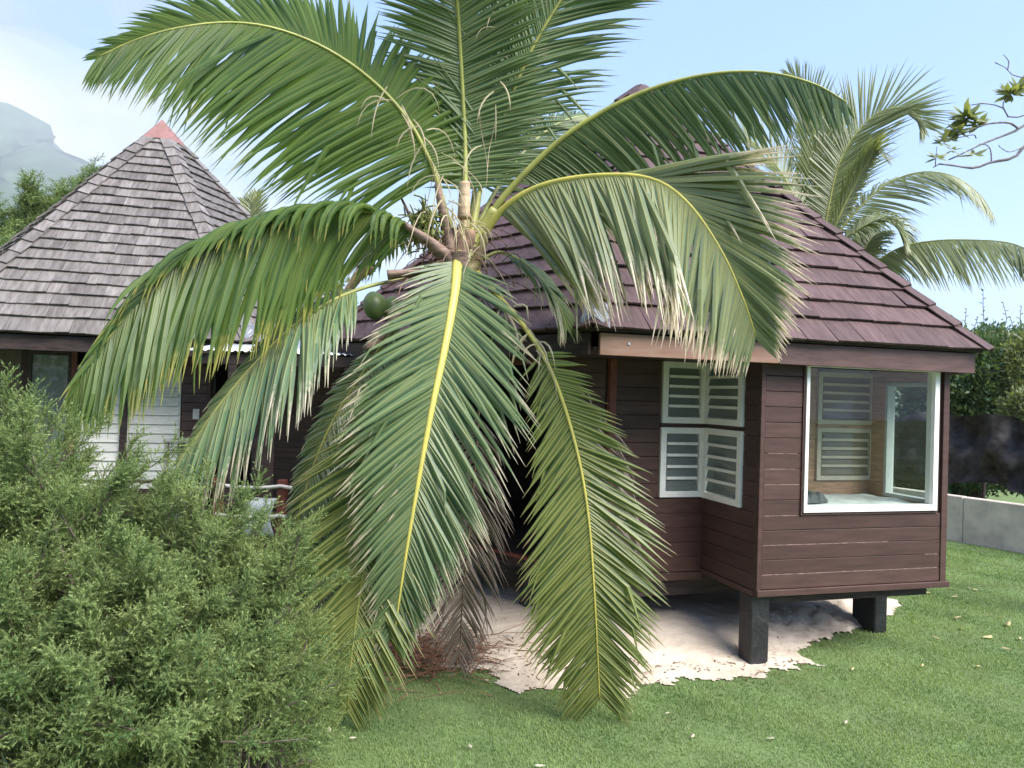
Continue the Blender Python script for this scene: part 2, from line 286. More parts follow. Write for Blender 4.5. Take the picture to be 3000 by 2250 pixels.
# ------------------------------------------------------------------ ground
HR_O, HR_A, HR_S = Vector((0.661, 6.07, 0)), R_(16.2), 4.12       # right bungalow: eave corner, turn, eave length
HL_O, HL_A, HL_S = Vector((-6.868, 8.6, 0)), R_(14.63), 3.59      # left bungalow
uR = Vector((math.cos(HR_A), math.sin(HR_A), 0)); vR = Vector((-math.sin(HR_A), math.cos(HR_A), 0))
def g_h(x, y):                                      # the ground is flat but for the sand heaped against the posts
    lx = (x - HR_O.x) * uR.x + (y - HR_O.y) * uR.y; ly = (x - HR_O.x) * vR.x + (y - HR_O.y) * vR.y
    return 0.0
gb = MB(); gb.add([(-3000, -60, -0.004), (3000, -60, -0.004), (3000, 4000, -0.004), (-3000, 4000, -0.004)], [(0, 1, 2, 3)])
tag(gb.obj('ground', M['lawn']), kind='structure')
sand_px = [(1290, 1950), (1450, 1990), (1520, 2020), (1620, 2025), (1760, 2050), (1840, 2055), (1880, 2015), (1990, 1990), (2080, 1995), (2200, 2000), (2330, 1965), (2390, 1950), (2330, 1915), (2430, 1870), (2600, 1815), (2640, 1770)]
sand_poly = [on(*p).to_2d() for p in sand_px]
cR = HR_O + uR * (HR_S / 2) + vR * (HR_S * 0.866)
sand_poly += [(HR_O + uR * 5.0 + vR * 3.5).to_2d(), (HR_O + uR * 3.5 + vR * 6.5).to_2d(), (HR_O + uR * 0.2 + vR * 6.5).to_2d(), (HR_O + uR * -1.6 + vR * 3.6).to_2d(), (HR_O + uR * -2.3 + vR * 1.8).to_2d()]
SP = np.array([tuple(p) for p in sand_poly])
def sand_dist(P):
    """signed distance to the sand's edge, + inside"""
    P = np.asarray(P, float); A = SP; B = np.roll(SP, -1, 0); inside = np.zeros(len(P), bool); dmin = np.full(len(P), 1e9)
    for a, b in zip(A, B):
        ab = b - a; t = np.clip(((P - a) @ ab) / (ab @ ab), 0, 1); d = np.linalg.norm(P - (a + t[:, None] * ab), axis=1); dmin = np.minimum(dmin, d)
        cross = ((a[1] > P[:, 1]) != (b[1] > P[:, 1])) & (P[:, 0] < (b[0] - a[0]) * (P[:, 1] - a[1]) / (b[1] - a[1] + 1e-12) + a[0]); inside ^= cross
    return np.where(inside, dmin, -dmin)
def sand_edge(P): return sand_dist(P) + 0.10 * vnoise(P, 3.1) + 0.05 * vnoise(P[:, ::-1], 9.7) + 0.045 * vnoise(P, 21.0) + 0.03 * vnoise(P[:, ::-1], 47.0)
gx, gy = np.arange(-2.2, 6.4, 0.025), np.arange(5.4, 13.5, 0.025); GX, GY = np.meshgrid(gx, gy); P = np.stack([GX.ravel(), GY.ravel()], 1)
E_ = sand_edge(P); Z = 0.006 + np.clip(E_, 0, 0.5) * 0.07 + 0.010 * vnoise(P, 6) * np.clip(E_ * 4, 0, 1) + 0.006 * vnoise(P, 17)* np.clip(E_ * 4, 0, 1)
LX = (P[:, 0] - HR_O.x) * uR.x + (P[:, 1] - HR_O.y) * uR.y; LY = (P[:, 0] - HR_O.x) * vR.x + (P[:, 1] - HR_O.y) * vR.y
ss = np.clip((LY - 0.35) / 0.9, 0, 1); Z = Z + 0.13 * ss * ss * (3 - 2 * ss) * np.clip(E_ * 2.2, 0, 1) * np.clip((LX - 0.2) / 1.2, 0, 1)
nx, ny = len(gx), len(gy); idx = np.arange(nx * ny).reshape(ny, nx); F = np.stack([idx[:-1, :-1], idx[:-1, 1:], idx[1:, 1:], idx[1:, :-1]], -1).reshape(-1, 4)
F = F[(E_[F] > -0.01).all(1)]; used = np.unique(F); remap = np.full(nx * ny, -1); remap[used] = np.arange(len(used))
tag(bulk('sand', np.stack([P[:, 0], P[:, 1], Z], 1)[used], remap[F], M['sand'], smooth=True), kind='structure')

# ------------------------------------------------------------------ bungalows
def hexpts(s, inset=0.0):
    i = inset; k = s - 2 * i / math.sqrt(3); c = Vector((s / 2, s * 0.8660254)); r = k
    return [c + Vector((math.cos(R_(a)), math.sin(R_(a)))) * r for a in (240, 300, 0, 60, 120, 180)]

def build_roof(house, s, ze, za, m, wmean, wjit, expo, seed, single_faces, cap_mat=None, cap_h=0.0, capw=0.10):
    rd = random.Random(seed)
    P = [Vector((p.x, p.y, ze)) for p in hexpts(s)]; A = Vector((s / 2, s * 0.8660254, za))
    rf = MB(); n0 = 0.03
    rf.add([tuple(p) for p in P] + [tuple(A - Vector((0, 0, 0.05)))] + [(p.x, p.y, ze - 0.03) for p in P],
           [(i, (i + 1) % 6, 6) for i in range(6)] + [(i + 7, (i + 1) % 6 + 7, (i + 1) % 6, i) for i in range(6)] + [tuple(range(12, 6, -1))])
    roof = rf.obj('roof', M['deck_roof'], house)
    bulkmb = MB(); total = 0
    for k in range(6):
        p, q = P[k], P[(k + 1) % 6]; eu = (q - p).normalized(); mid = (p + q) / 2; up = (A - mid); L = up.length; up.normalize(); nn = eu.cross(up).normalized()
        half = (q - p).length / 2; ncourse = int(L / expo)
        hw = lambda b: half * (1 - b / L)
        for c in range(ncourse + 1):
            b0 = c * expo - (0.05 if c == 0 else 0); b1 = min((c + 1) * expo + 0.07, L - 0.02)
            if b1 - b0 < 0.05: continue
            w0 = hw(b0); a = -w0 - rd.uniform(0, wmean * 0.7)
            while a < w0:
                w = wmean + rd.uniform(-wjit, wjit); e = a + w - 0.003
                j = rd.uniform(-0.008, 0.008); bb0 = b0 + j
                h0, h1 = hw(bb0), hw(b1)
                x0, x1 = max(a, -h0), min(e, h0); y0, y1 = max(min(a, h1), -h1), min(max(e, -h1), h1)
                if x1 - x0 > 0.02 and y1 >= y0 - 1e-6:
                    if y1 - y0 < 0.004: y1 = y0 + 0.004
                    th = rd.uniform(0.016, 0.026); lift = 0.046 + rd.uniform(0, 0.014); tw = rd.uniform(-0.005, 0.005)
                    pt = lambda aa, bbb, h: mid + eu * aa + up * bbb + nn * h
                    V = [pt(x0, bb0, lift - th + tw), pt(x1, bb0, lift - th - tw), pt(y1, b1, 0.001), pt(y0, b1, 0.001),
                         pt(x0, bb0, lift + tw), pt(x1, bb0, lift - tw), pt(y1, b1, 0.013), pt(y0, b1, 0.013)]
                    if k in single_faces and total < 300:
                        mb = MB(); mb.hexa(V); mb.obj('shingle', m, roof); total += 1
                    else: bulkmb.hexa(V)
                a += w
    tag(bulkmb.obj('shingle_field', m, roof), kind='stuff')
    # hip caps: two folded boards per course
    for k in (0, 1, 2, 5):
        p = P[k]; d = (A - p); L = d.length; d.normalize()
        for (kk, sgn) in ((k, 1), ((k - 1) % 6, -1)):
            pp, qq = P[kk], P[(kk + 1) % 6]; eu = (qq - pp).normalized(); upv = (A - (pp + qq) / 2).normalized(); nn = eu.cross(upv).normalized()
            across = (eu * sgn - d * (eu * sgn).dot(d)).normalized()
            nc = int(L / (expo * 1.15))
            for c in range(nc):
                t0 = c * expo * 1.15 - (0.06 if c == 0 else 0); t1 = t0 + expo * 1.15 + 0.09
                if t1 > L - cap_h * 0.8: break
                wd = capw + rd.uniform(-0.01, 0.01); hb = 0.058 + rd.uniform(0, 0.008); ht = 0.034; th = 0.016
                q = lambda t, w, h: p + d * t + across * w + nn * h
                V = [q(t0, -.024, hb), q(t0, wd, hb), q(t1, wd, ht), q(t1, -.014, ht), q(t0, -.030, hb + th), q(t0, wd, hb + th), q(t1, wd, ht + th), q(t1, -.020, ht + th)]
                if sgn < 0: V = [V[1], V[0], V[3], V[2], V[5], V[4], V[7], V[6]]
                mb = MB(); mb.hexa(V); mb.obj('hip_shingle', m, roof)
    if cap_mat:
        mb = MB(); base = [A + (p - A).normalized() * (cap_h / (za - ze) * (A - p).length) + Vector((0, 0, 0.085)) for p in P]
        mb.add([tuple(b) for b in base] + [tuple(A + Vector((0, 0, 0.10)))], [(i, (i + 1) % 6, 6) for i in range(6)] + [tuple(range(6))[::-1]])
        mb.obj('peak_cap', cap_mat, roof)
    return roof

class Wall:
    """boards, windows and backing on one upright plane; s runs along it, n points outwards"""
    def __init__(w, house, p, q, name='wall', backing=True, m=None):
        w.p = Vector((p[0], p[1], 0)); q = Vector((q[0], q[1], 0)); w.L = (q - w.p).length; w.d = (q - w.p).normalized(); w.n = Vector((w.d.y, -w.d.x, 0)); w.house = house
        w.part = None; w.name = name; w.m = m
    def P(w, s, n, z): return w.p + w.d * s + w.n * n + Vector((0, 0, z))
    def bx(w, mb, s0, s1, n0, n1, z0, z1):
        P = w.P; mb.hexa([P(s0, n1, z0), P(s1, n1, z0), P(s1, n0, z0), P(s0, n0, z0), P(s0, n1, z1), P(s1, n1, z1), P(s1, n0, z1), P(s0, n0, z1)])
    def back(w, rects, m, th=0.05):
        mb = MB()
        for s0, s1, z0, z1 in rects: w.bx(mb, s0, s1, -th, 0, z0, z1)
        w.part = mb.obj(w.name, m, w.house); return w.part
    def boards(w, s0, s1, z0, z1, h, m, th=0.020, gap=0.005, split=None):
        n = max(1, round((z1 - z0) / h)); h = (z1 - z0) / n
        for i in range(n):
            mb = MB(); e = random.uniform(-0.0015, 0.0015)
            w.bx(mb, s0, s1, 0.001, th + e, z0 + i * h + gap / 2, z0 + (i + 1) * h - gap / 2)
            mb.obj('board', m, w.part, bevel=0.003)
        return h
    def piece(w, name, s0, s1, n0, n1, z0, z1, m, parent=None, bevel=0.003):
        mb = MB(); w.bx(mb, s0, s1, n0, n1, z0, z1); return mb.obj(name, m, parent or w.house, bevel=bevel)
    def frame(w, name, s0, s1, z0, z1, bar, n0, n1, m, parent=None):
        b = bar if hasattr(bar, '__len__') else (bar,) * 4             # left, right, bottom, top
        mb = MB(); w.bx(mb, s0, s0 + b[0], n0, n1, z0, z1); w.bx(mb, s1 - b[1], s1, n0, n1, z0, z1)
        w.bx(mb, s0 + b[0], s1 - b[1], n0 + 0.002, n1 - 0.002, z0, z0 + b[2])
        if b[3]: w.bx(mb, s0 + b[0], s1 - b[1], n0 + 0.002, n1 - 0.002, z1 - b[3], z1)
        return mb.obj(name, m, parent or w.house)
    def louvre(w, s0, s1, z0, z1, ns, n0=-0.05, n1=0.045, bar=0.062, fm=None, tilt=0.022, gm=None):
        win = w.frame('window', s0, s1, z0, z1, bar, n0, n1, fm or M['white'])
        a, b, lo, hi = s0 + bar + 0.012, s1 - bar - 0.012, z0 + bar, z1 - bar; st = (hi - lo) / ns
        inner = w.frame('frame', a - 0.012, b + 0.012, lo, hi, (0.018, 0.03, 0.024, 0.012), n0 + 0.004, n0 + 0.03, fm or M['white'], win)
        P = w.P
        for i in range(ns):
            z = lo + (i + 0.12) * st; tz = st * 0.93
            mb = MB(); mb.hexa([P(a, n1 - 0.012, z), P(b, n1 - 0.012, z), P(b, n1 - 0.018, z), P(a, n1 - 0.018, z), P(a, n1 - 0.012 - tilt, z + tz), P(b, n1 - 0.012 - tilt, z + tz), P(b, n1 - 0.018 - tilt, z + tz), P(a, n1 - 0.018 - tilt, z + tz)])
            mb.obj('pane', gm or M['louvreglass'], win)
            if i:
                mb = MB(); w.bx(mb, a, b, n1 - 0.022, n1 - 0.002, z - 0.013, z + 0.016); mb.obj('slat', fm or M['white'], win)
        return win

# ---- the dark brown bungalow on the right
hr = thing('bungalow', 'dark brown timber bungalow with plum brown shingle roof and a bay window on black posts', 'bungalow', HR_O, HR_A)
build_roof(hr, HR_S, 3.03, 6.745, M['shingle_brown'], 0.30, 0.05, 0.277, 3, (0, 5))
W_IN = 1.21; hw_ = hexpts(HR_S, W_IN); zf, zc = 0.62, 2.84
mb = MB(); mb.prism([tuple(p) for p in hexpts(HR_S, 0.08)], zc, zc + 0.03); mb.obj('ceiling', M['darkwood'], hr)
mb = MB(); mb.prism([tuple(p) for p in hexpts(HR_S, W_IN + 0.05)], 0.50, zf); mb.obj('floor', M['darkwood'], hr)
# fascia: the front edge has one new unpainted board and one dark one
f = Wall(hr, (0, 0.035), (HR_S, 0.035))
f.piece('fascia', 0.075, 1.815, -0.04, 0.0, 2.80, 2.985, M['fascia_pale'])
mb = MB(); c_ = f.P(0.335, 0.004, 2.905); mb.tube([c_ - f.n * 0.008, c_ + f.n * 0.004], [0.014, 0.012], 10); mb.obj('screw_washer', M['metal'], hr)
f.piece('fascia', 1.818, HR_S - 0.06, -0.04, 0.004, 2.795, 2.99, M['fascia_dark'])
hp = hexpts(HR_S, 0.035)
for k in (1, 2, 3, 4, 5):
    g = Wall(hr, hp[k], hp[(k + 1) % 6]); g.piece('fascia', 0.06, g.L - 0.06, -0.04, 0.0, 2.80, 2.985, M['darkwood'] if k == 5 else M['fascia_dark'])
# crumpled lead flashing on the near hip
def flashing(house, p, apex, seed, w=0.105, ln=0.30):
    rd = random.Random(seed); p = Vector(p); d = (Vector(apex) - p).normalized(); s = d.cross(Vector((0, 0, 1))).normalized(); n = s.cross(d)
    mb = MB(); V = []; nu, nv = 9, 7
    for i in range(nu):
        for j in range(nv):
            a = (j / (nv - 1) - 0.5) * 2; t = i / (nu - 1)
            V.append(p + d * (t * ln - 0.05) + s * (a * w * (1.35 - 0.5 * t)) + n * (0.100 - abs(a) ** 1.1 * 0.062 * (1.35 - .5 * t) + rd.uniform(-0.004, 0.004)) + d * (0.05 * (1 - t) * (1 - abs(a)) * 1.4))
    mb.add(V, [(i * nv + j, i * nv + j + 1, (i + 1) * nv + j + 1, (i + 1) * nv + j) for i in range(nu - 1) for j in range(nv - 1)])
    o = mb.obj('flashing', M['lead'], house, smooth=False); md = o.modifiers.new('thickness', 'SOLIDIFY'); md.thickness = 0.004; return o
flashing(hr, (0, 0, 3.03), (HR_S / 2, HR_S * .866, 6.745), 4)
# front wall, from the hex corner to the bay
fw = Wall(hr, (0.70, W_IN), (3.42, W_IN))                      # s = u - 0.70
fw.back([(0.03, 0.555, 0.60, zc), (0.555, 1.085, 0.60, 1.43)], M['wall_back'])
fw.boards(0.055, 0.555, 1.43, zc, 0.148, M['board']); fw.boards(0.055, 1.085, 0.66, 1.42, 0.148, M['board_shiny'], gap=0.003)
fw.piece('base_rail', 0.05, 1.085, 0.0, 0.03, 0.575, 0.655, M['board'], fw.part)
fw.piece('corner_post', -0.02, 0.052, -0.05, 0.035, 0.575, zc, M['redpost'])
fw.louvre(0.562, 1.065, 1.437, 2.155, 5); fw.louvre(0.568, 1.065, 2.20, zc - 0.005, 5)
fw.piece('mullion', 0.562, 1.075, -0.03, 0.024, 2.158, 2.197, M['board'], bevel=0.002)
# bay: left cheek, front, right cheek, back wall
B0, B1, BV = 1.79, 3.95, 0.24
bl = Wall(hr, (B0, W_IN), (B0, BV))                             # s from the inner corner out to the front
bl.back([(0.0, 0.97 - .05, 0.66, 1.425), (0.725, 0.97 - .05, 1.425, zc)], M['wall_back'])
bl.boards(0.022, 0.955, 0.70, 1.42, 0.148, M['board'], gap=0.003); bl.boards(0.735, 0.955, 1.42, zc, 0.148, M['board'], gap=0.003)
bl.piece('base_rail', 0.022, 0.955, 0.0, 0.03, 0.645, 0.698, M['board'], bl.part)
bl.louvre(0.024, 0.72, 1.432, 2.16, 5); bl.louvre(0.024, 0.715, 2.203, zc - 0.005, 5)
bl.piece('mullion', 0.024, 0.725, -0.03, 0.024, 2.163, 2.2, M['board'], bevel=0.002)
bf = Wall(hr, (B0, BV), (B1, BV))                               # s = u - 1.79
ws0, ws1, wz0, wz1 = 0.455, 2.015, 1.425, 2.80
bf.back([(0.05, 2.11, 0.66, wz0), (0.05, ws0, wz0, zc), (ws1, 2.11, wz0, zc)], M['wall_back'])
hb = bf.boards(0.03, 2.09, 0.715, wz0 - 0.03, 0.142, M['board'], gap=0.005)
h2 = bf.boards(0.03, ws0 - 0.022, wz0 - 0.03, zc, 0.142, M['board'], gap=0.005)
for (z, a, b) in ((0.715 + hb, 0.03, 2.06), (0.715 + 3 * hb, 0.03, 1.45), (0.715 + 2 * hb, 1.9, 2.06), (wz0 - .03 + h2 * 0, 0.03, ws0 - .03), (wz0 - .03 + h2 * 2, 0.03, ws0 - .03), (wz0 - .03 + h2 * 3, 0.03, ws0 - .08), (wz0 - .03 + h2 * 4, 0.06, ws0 - .07)):
    bf.piece('joint_strip', a + 0.01, b, 0.004, 0.0205, z - 0.0028, z + 0.0022, M['strip'], bf.part, bevel=0)
bf.piece('base_rail', -0.02, 2.20, 0.0, 0.045, 0.655, 0.712, M['board'])
bf.piece('corner_post', -0.018, 0.028, -0.045, 0.026, 0.655, zc, M['board']); bf.piece('corner_post', 2.092, 2.165, -0.045, 0.03, 0.713, zc, M['board'])
bf.frame('window_trim', ws0 - 0.022, ws1 + 0.022, wz0 - 0.028, zc, (0.02, 0.02, 0.026, 0), 0.0, 0.034, M['board'])
pw = bf.frame('picture_window', ws0, ws1, wz0, zc - 0.012, (0.034, 0.055, 0.055, 0.03), -0.05, 0.05, M['white'])
bf.piece('pane', ws0 + 0.036, ws1 - 0.057, -0.004, 0.004, wz0 + 0.057, zc - 0.045, M['glass'], pw, bevel=0)
bf.piece('frame', ws0 + 0.036, ws0 + 0.052, -0.03, 0.015, wz0 + 0.057, zc - 0.045, M['metal'], pw, bevel=0)
br = Wall(hr, (B1, BV), (B1, W_IN))
br.back([(0.0, 0.97, 0.66, 1.46), (0.0, 0.10, 1.46, zc), (0.74, 0.97, 1.46, zc), (0.10, 0.74, 2.70, zc)], M['inner_board'], 0.06)
br.boards(0.0, 0.97, 0.70, 1.46, 0.148, M['board'])
rw = br.frame('window', 0.102, 0.738, 1.463, 2.698, 0.036, -0.07, 0.03, M['greypaint']); br.piece('pane', 0.139, 0.701, -0.004, 0.004, 1.50, 2.66, M['glass'], rw, bevel=0)
bb = Wall(hr, (B0 + 0.02, W_IN + 0.0), (B1 + .05, W_IN + 0.0))          # back of the bay, faces the camera; s = u - 1.81
bb.back([(0.25, 1.36, 0.66, zc), (1.36, 2.12, 0.66, 1.60), (2.12, 2.19, 0.66, zc)], M['inner_board'], 0.04)
bb.louvre(1.365, 2.115, 1.605, 2.185, 5, -0.05, 0.03, 0.05, M['warmlit_white'], 0.015, M['louvrewarm']); bb.louvre(1.365, 2.115, 2.225, 2.80, 5, -0.05, 0.03, 0.05, M['warmlit_white'], 0.015, M['louvrewarm'])
bb.piece('mullion', 1.365, 2.115, -0.03, 0.02, 2.187, 2.223, M['inner_board'], bevel=0)
mb = MB(); mb.box(B0 + 0.03, BV + 0.055, 0.66, B1 - 0.065, W_IN - 0.03, 0.70); mb.obj('bay_floor', M['darkwood'], hr)
mb = MB(); mb.box(B0 + 0.05, BV + 0.06, 1.30, B1 - 0.07, W_IN - 0.04, 1.345); mb.obj('window_seat', M['inner_board'], hr)
# the other outer walls: left one has a wide open doorway under the eaves
for k in (1, 2, 3, 4, 5):
    wk = Wall(hr, hw_[k], hw_[(k + 1) % 6])
    if k == 5:
        wk.back([(0.0, 0.35, 0.6, zc), (2.15, wk.L - .03, 0.6, zc)], M['wall_back']); wk.boards(0.0, 0.35, 0.62, zc, 0.148, M['board']); wk.boards(2.15, wk.L - 0.05, 0.62, zc, 0.148, M['board'])
        wk.frame('door_frame', 0.35, 2.15, 0.62, zc, (0.06, 0.06, 0.02, 0.06), -0.05, 0.03, M['redpost'])
    else:
        a0 = 1.15 if k == 1 else 0.0
        wk.back([(a0, wk.L, 0.6, zc)], M['wall_back'])
        if k == 1: wk.boards(a0, wk.L, 0.62, zc, 0.148, M['board'])
# posts
def conpost(u, v, w, d, z1, z0=-0.15):
    mb = MB(); mb.box(u, v, z0, u + w, v + d, z1); return mb.obj('post', M['blackpost'], hr, bevel=0.012)
conpost(1.755, 0.262, 0.20, 0.20, 0.652); conpost(3.70, 0.86, 0.17, 0.34, 0.655)
for (u, v) in ((-0.5, 3.4), (0.7, 5.4), (3.3, 5.4), (4.4, 3.4), (2.0, 3.4), (0.2, 2.3)): conpost(u, v, 0.2, 0.2, 0.5)
mb = MB(); mb.box(0.75, W_IN + 0.06, 0.40, 3.9, W_IN + 0.16, 0.5); mb.box(1.9, 0.34, 0.55, 3.85, 0.46, 0.655); mb.obj('floor_beam', M['darkwood'], hr)

# seat cushion and folded clothes inside the bay (things that lie there)
def hrp(u, v, z): return HR_O + uR * u + vR * v + Vector((0, 0, z))
def soft_slab(name, u0, u1, v0, v1, z0, z1, m, amp, seed):
    rd = np.random.default_rng(seed); nu, nv = 26, 12; V = []
    ph = rd.uniform(0, 6, 6)
    for i in range(nu):
        for j in range(nv):
            a, b = i / (nu - 1), j / (nv - 1); e = min(1, 12 * a, 12 * (1 - a), 9 * b, 9 * (1 - b)) if True else 1
            h = z0 + (z1 - z0) * (0.6 + 0.4 * e) + amp * (math.sin(a * 17 + ph[0] + 3 * b) * math.sin(b * 9 + ph[1]) + 0.6 * math.sin(a * 33 + b * 11 + ph[2]))
            V.append(hrp(u0 + (u1 - u0) * a, v0 + (v1 - v0) * b, h))
    n = len(V); F = [(i * nv + j, (i + 1) * nv + j, (i + 1) * nv + j + 1, i * nv + j + 1) for i in range(nu - 1) for j in range(nv - 1)]
    ring = [i * nv for i in range(nu)] + [(nu - 1) * nv + j for j in range(1, nv)] + [i * nv + nv - 1 for i in range(nu - 2, -1, -1)] + [j for j in range(nv - 2, 0, -1)]
    base = []
    for r in ring: p = V[r].copy(); p.z = z0; base.append(p)
    k = len(ring); mb = MB(); mb.add(V + base, F + [(ring[(i + 1) % k], ring[i], n + i, n + (i + 1) % k) for i in range(k)] + [tuple(range(n, n + k))])
    return mb.obj(name, m, smooth=True)
tag(soft_slab('seat_cushion', B0 + 0.06, B1 - 0.08, BV + 0.07, W_IN - 0.06, 1.346, 1.475, M['cloth_white'], 0.010, 3), 'white crumpled cushion on the window seat behind the large pane', 'cushion')
tag(soft_slab('folded_clothes', 2.42, 2.68, 0.40, 0.62, 1.478, 1.56, M['cloth_dark'], 0.02, 5), 'dark grey folded clothes at the left end of the white window seat', 'clothes')

# ---- the grey roofed bungalow on the left
hl = thing('bungalow', 'bungalow with a weathered grey shingle roof, red peak cap and white louvre panels', 'bungalow', HL_O, HL_A)
build_roof(hl, HL_S, 3.03, 6.70, M['shingle_grey'], 0.17, 0.055, 0.212, 9, (0, 1), M['cap_red'], 0.40, 0.125)
LI = 1.05; lw = hexpts(HL_S, LI)
mb = MB(); mb.prism([tuple(p) for p in hexpts(HL_S, 0.08)], zc, zc + 0.03); mb.obj('ceiling', M['darkwood'], hl)
mb = MB(); mb.prism([tuple(p) for p in hexpts(HL_S, LI + 0.05)], 0.50, zf); mb.obj('floor', M['darkwood'], hl)
lp = hexpts(HL_S, 0.035)
for k in range(6):
    g = Wall(hl, lp[k], lp[(k + 1) % 6]); g.piece('fascia', 0.06, g.L - 0.06, -0.04, 0.0, 2.80, 2.985, M['fascia_dark'] if k else M['darkwood'])
lf = Wall(hl, lw[0], lw[1]); o0 = lw[0].x                       # s = u - o0
lf.back([(0.0, lf.L, 0.6, 1.1), (1.98, lf.L - .03, 1.1, zc), (0.0, 0.08, 1.1, zc)], M['wall_back'])
lf.boards(0.0, 1.97, 0.62, 1.1, 0.148, M['board']); lf.boards(2.0, lf.L - 0.05, 0.62, zc, 0.128, M['board_shiny'])
lf.piece('corner_post', lf.L - 0.05, lf.L, -0.05, 0.035, 0.6, zc, M['board'])
lf.piece('post', 0.62, 0.68, 0.0, 0.06, 0.6, zc, M['redpost']); lf.piece('post', 1.245, 1.315, 0.0, 0.11, 0.6, zc, M['darkwood'])
for (a, b) in ((0.685, 1.243), (1.318, 1.985)):
    pn = lf.frame('louvre_panel', a, b, 0.95, 2.66, 0.025, -0.04, 0.02, M['whitewood']); z = 0.985
    while z < 2.60:
        mb = MB(); P = lf.P; mb.hexa([P(a + .026, 0.036, z), P(b - .026, 0.036, z), P(b - .026, 0.018, z), P(a + .026, 0.018, z), P(a + .026, 0.010, z + 0.122), P(b - .026, 0.010, z + 0.122), P(b - .026, -0.008, z + 0.122), P(a + .026, -0.008, z + 0.122)])
        mb.obj('slat', M['whitewood'], pn); z += 0.127
gw = lf.frame('window', 0.08, 0.615, 1.1, zc - 0.01, 0.05, -0.05, 0.02, M['darkwood']); lf.piece('pane', 0.131, 0.564, -0.012, -0.004, 1.152, zc - 0.062, M['louvreglass'], gw, bevel=0)
lf.piece('light_switch', 2.15, 2.235, 0.021, 0.036, 1.955, 2.10, M['plastic'])
for k in range(1, 6):
    wk = Wall(hl, lw[k], lw[(k + 1) % 6])
    if k == 1:
        wk.back([(1.0, wk.L, 0.6, zc)], M['wall_back']); wk.boards(1.0, wk.L, 0.62, zc, 0.148, M['board']); wk.frame('door_frame', 0.0, 1.0, 0.62, zc, (0.05, 0.06, 0.02, 0.06), -0.05, 0.03, M['darkwood'])
    else: wk.back([(0.0, wk.L, 0.6, zc)], M['wall_back'])
flashing(hl, (HL_S, 0, 3.03), (HL_S / 2, HL_S * .866, 6.70), 8)
for (u, v) in ((0.75, 1.25), (2.7, 1.25), (-0.2, 3.1), (3.5, 3.1)):
    mb = MB(); mb.box(u, v, -0.1, u + .2, v + .2, 0.5); mb.obj('post', M['blackpost'], hl, bevel=0.01)

# ---- covered passage between the two: its own small building
pa = thing('covered_passage', 'dark timber passage with corrugated metal awning between the two bungalows', 'passage', (0, 0, 0))
aw = MB(); nxx = 150; Vv = []
for j in range(2):
    for i in range(nxx + 1):
        x = -3.75 + 2.0 * i / nxx; Vv.append((x, 8.42 + 2.0 * j + 0.10 * i / nxx, 2.845 + 0.26 * j + 0.011 * math.sin(i * 2 * math.pi * 2.0 / nxx / 0.076)))
aw.add(Vv, [(i, i + 1, nxx + 2 + i, nxx + 1 + i) for i in range(nxx)])
ao = aw.obj('awning', M['metal'], pa, smooth=True); md = ao.modifiers.new('thickness', 'SOLIDIFY'); md.thickness = 0.003
mb = MB(); mb.box(-3.72, 8.50, 2.69, -1.8, 8.56, 2.81); mb.obj('beam', M['darkwood'], pa, bevel=0.005)
mb = MB(); mb.box(-3.4, 10.6, 0.2, -0.9, 10.66, 2.95); bw = mb.obj('wall', M['wall_back'], pa)
for i in range(14):
    mb = MB(); mb.box(-3.4, 10.575, 0.62 + i * 0.16, -0.9, 10.598, 0.775 + i * 0.16); mb.obj('board', M['board'], bw)
for (x, y) in ((-3.3, 8.5), (-1.95, 8.5)):
    mb = MB(); mb.box(x, y, 0.0, x + 0.1, y + 0.1, 2.69); mb.obj('post', M['darkwood'], pa, bevel=0.006)
for i in range(18):
    y = 8.0 + i * 0.145; mb = MB(); mb.box(-3.9 if y > 9.4 else -3.3, y, 0.62, -0.6 - (y - 8) * .2, y + 0.138, 0.655); mb.obj('plank', M['board'], pa, bevel=0.003)
mb = MB(); mb.box(-3.3, 8.02, 0.45, -0.7, 8.08, 0.615); mb.obj('deck_beam', M['darkwood'], pa)
for x in (-3.2, -2.0, -0.9):
    mb = MB(); mb.box(x, 8.1, -0.1, x + .15, 8.25, 0.45); mb.obj('deck_post', M['blackpost'], pa)

# rope railing on the deck
rr = thing('rope_railing', 'rope railing with brown posts and two pale ropes along the deck', 'railing', (-2.4, 7.98, 0.62))
for x in (-0.75, -0.06, 0.75, 1.5):
    mb = MB(); mb.box(x - .045, -.045, 0, x + .045, .045, 0.82); mb.obj('post', M['redpost'], rr, bevel=0.006)
for z in (0.76, 0.44):
    mb = MB(); xs = [-0.75, -0.06, 0.75, 1.5]; pts = []
    for a, b in zip(xs[:-1], xs[1:]):
        for i in range(9): t = i / 9; pts.append((a + (b - a) * t, -.062, z - 0.28 * t * (1 - t) * (b - a) * 0.6))
    pts.append((xs[-1], -.062, z)); mb.tube(pts, 0.019, 8); mb.obj('rope', M['rope'], rr, smooth=True)
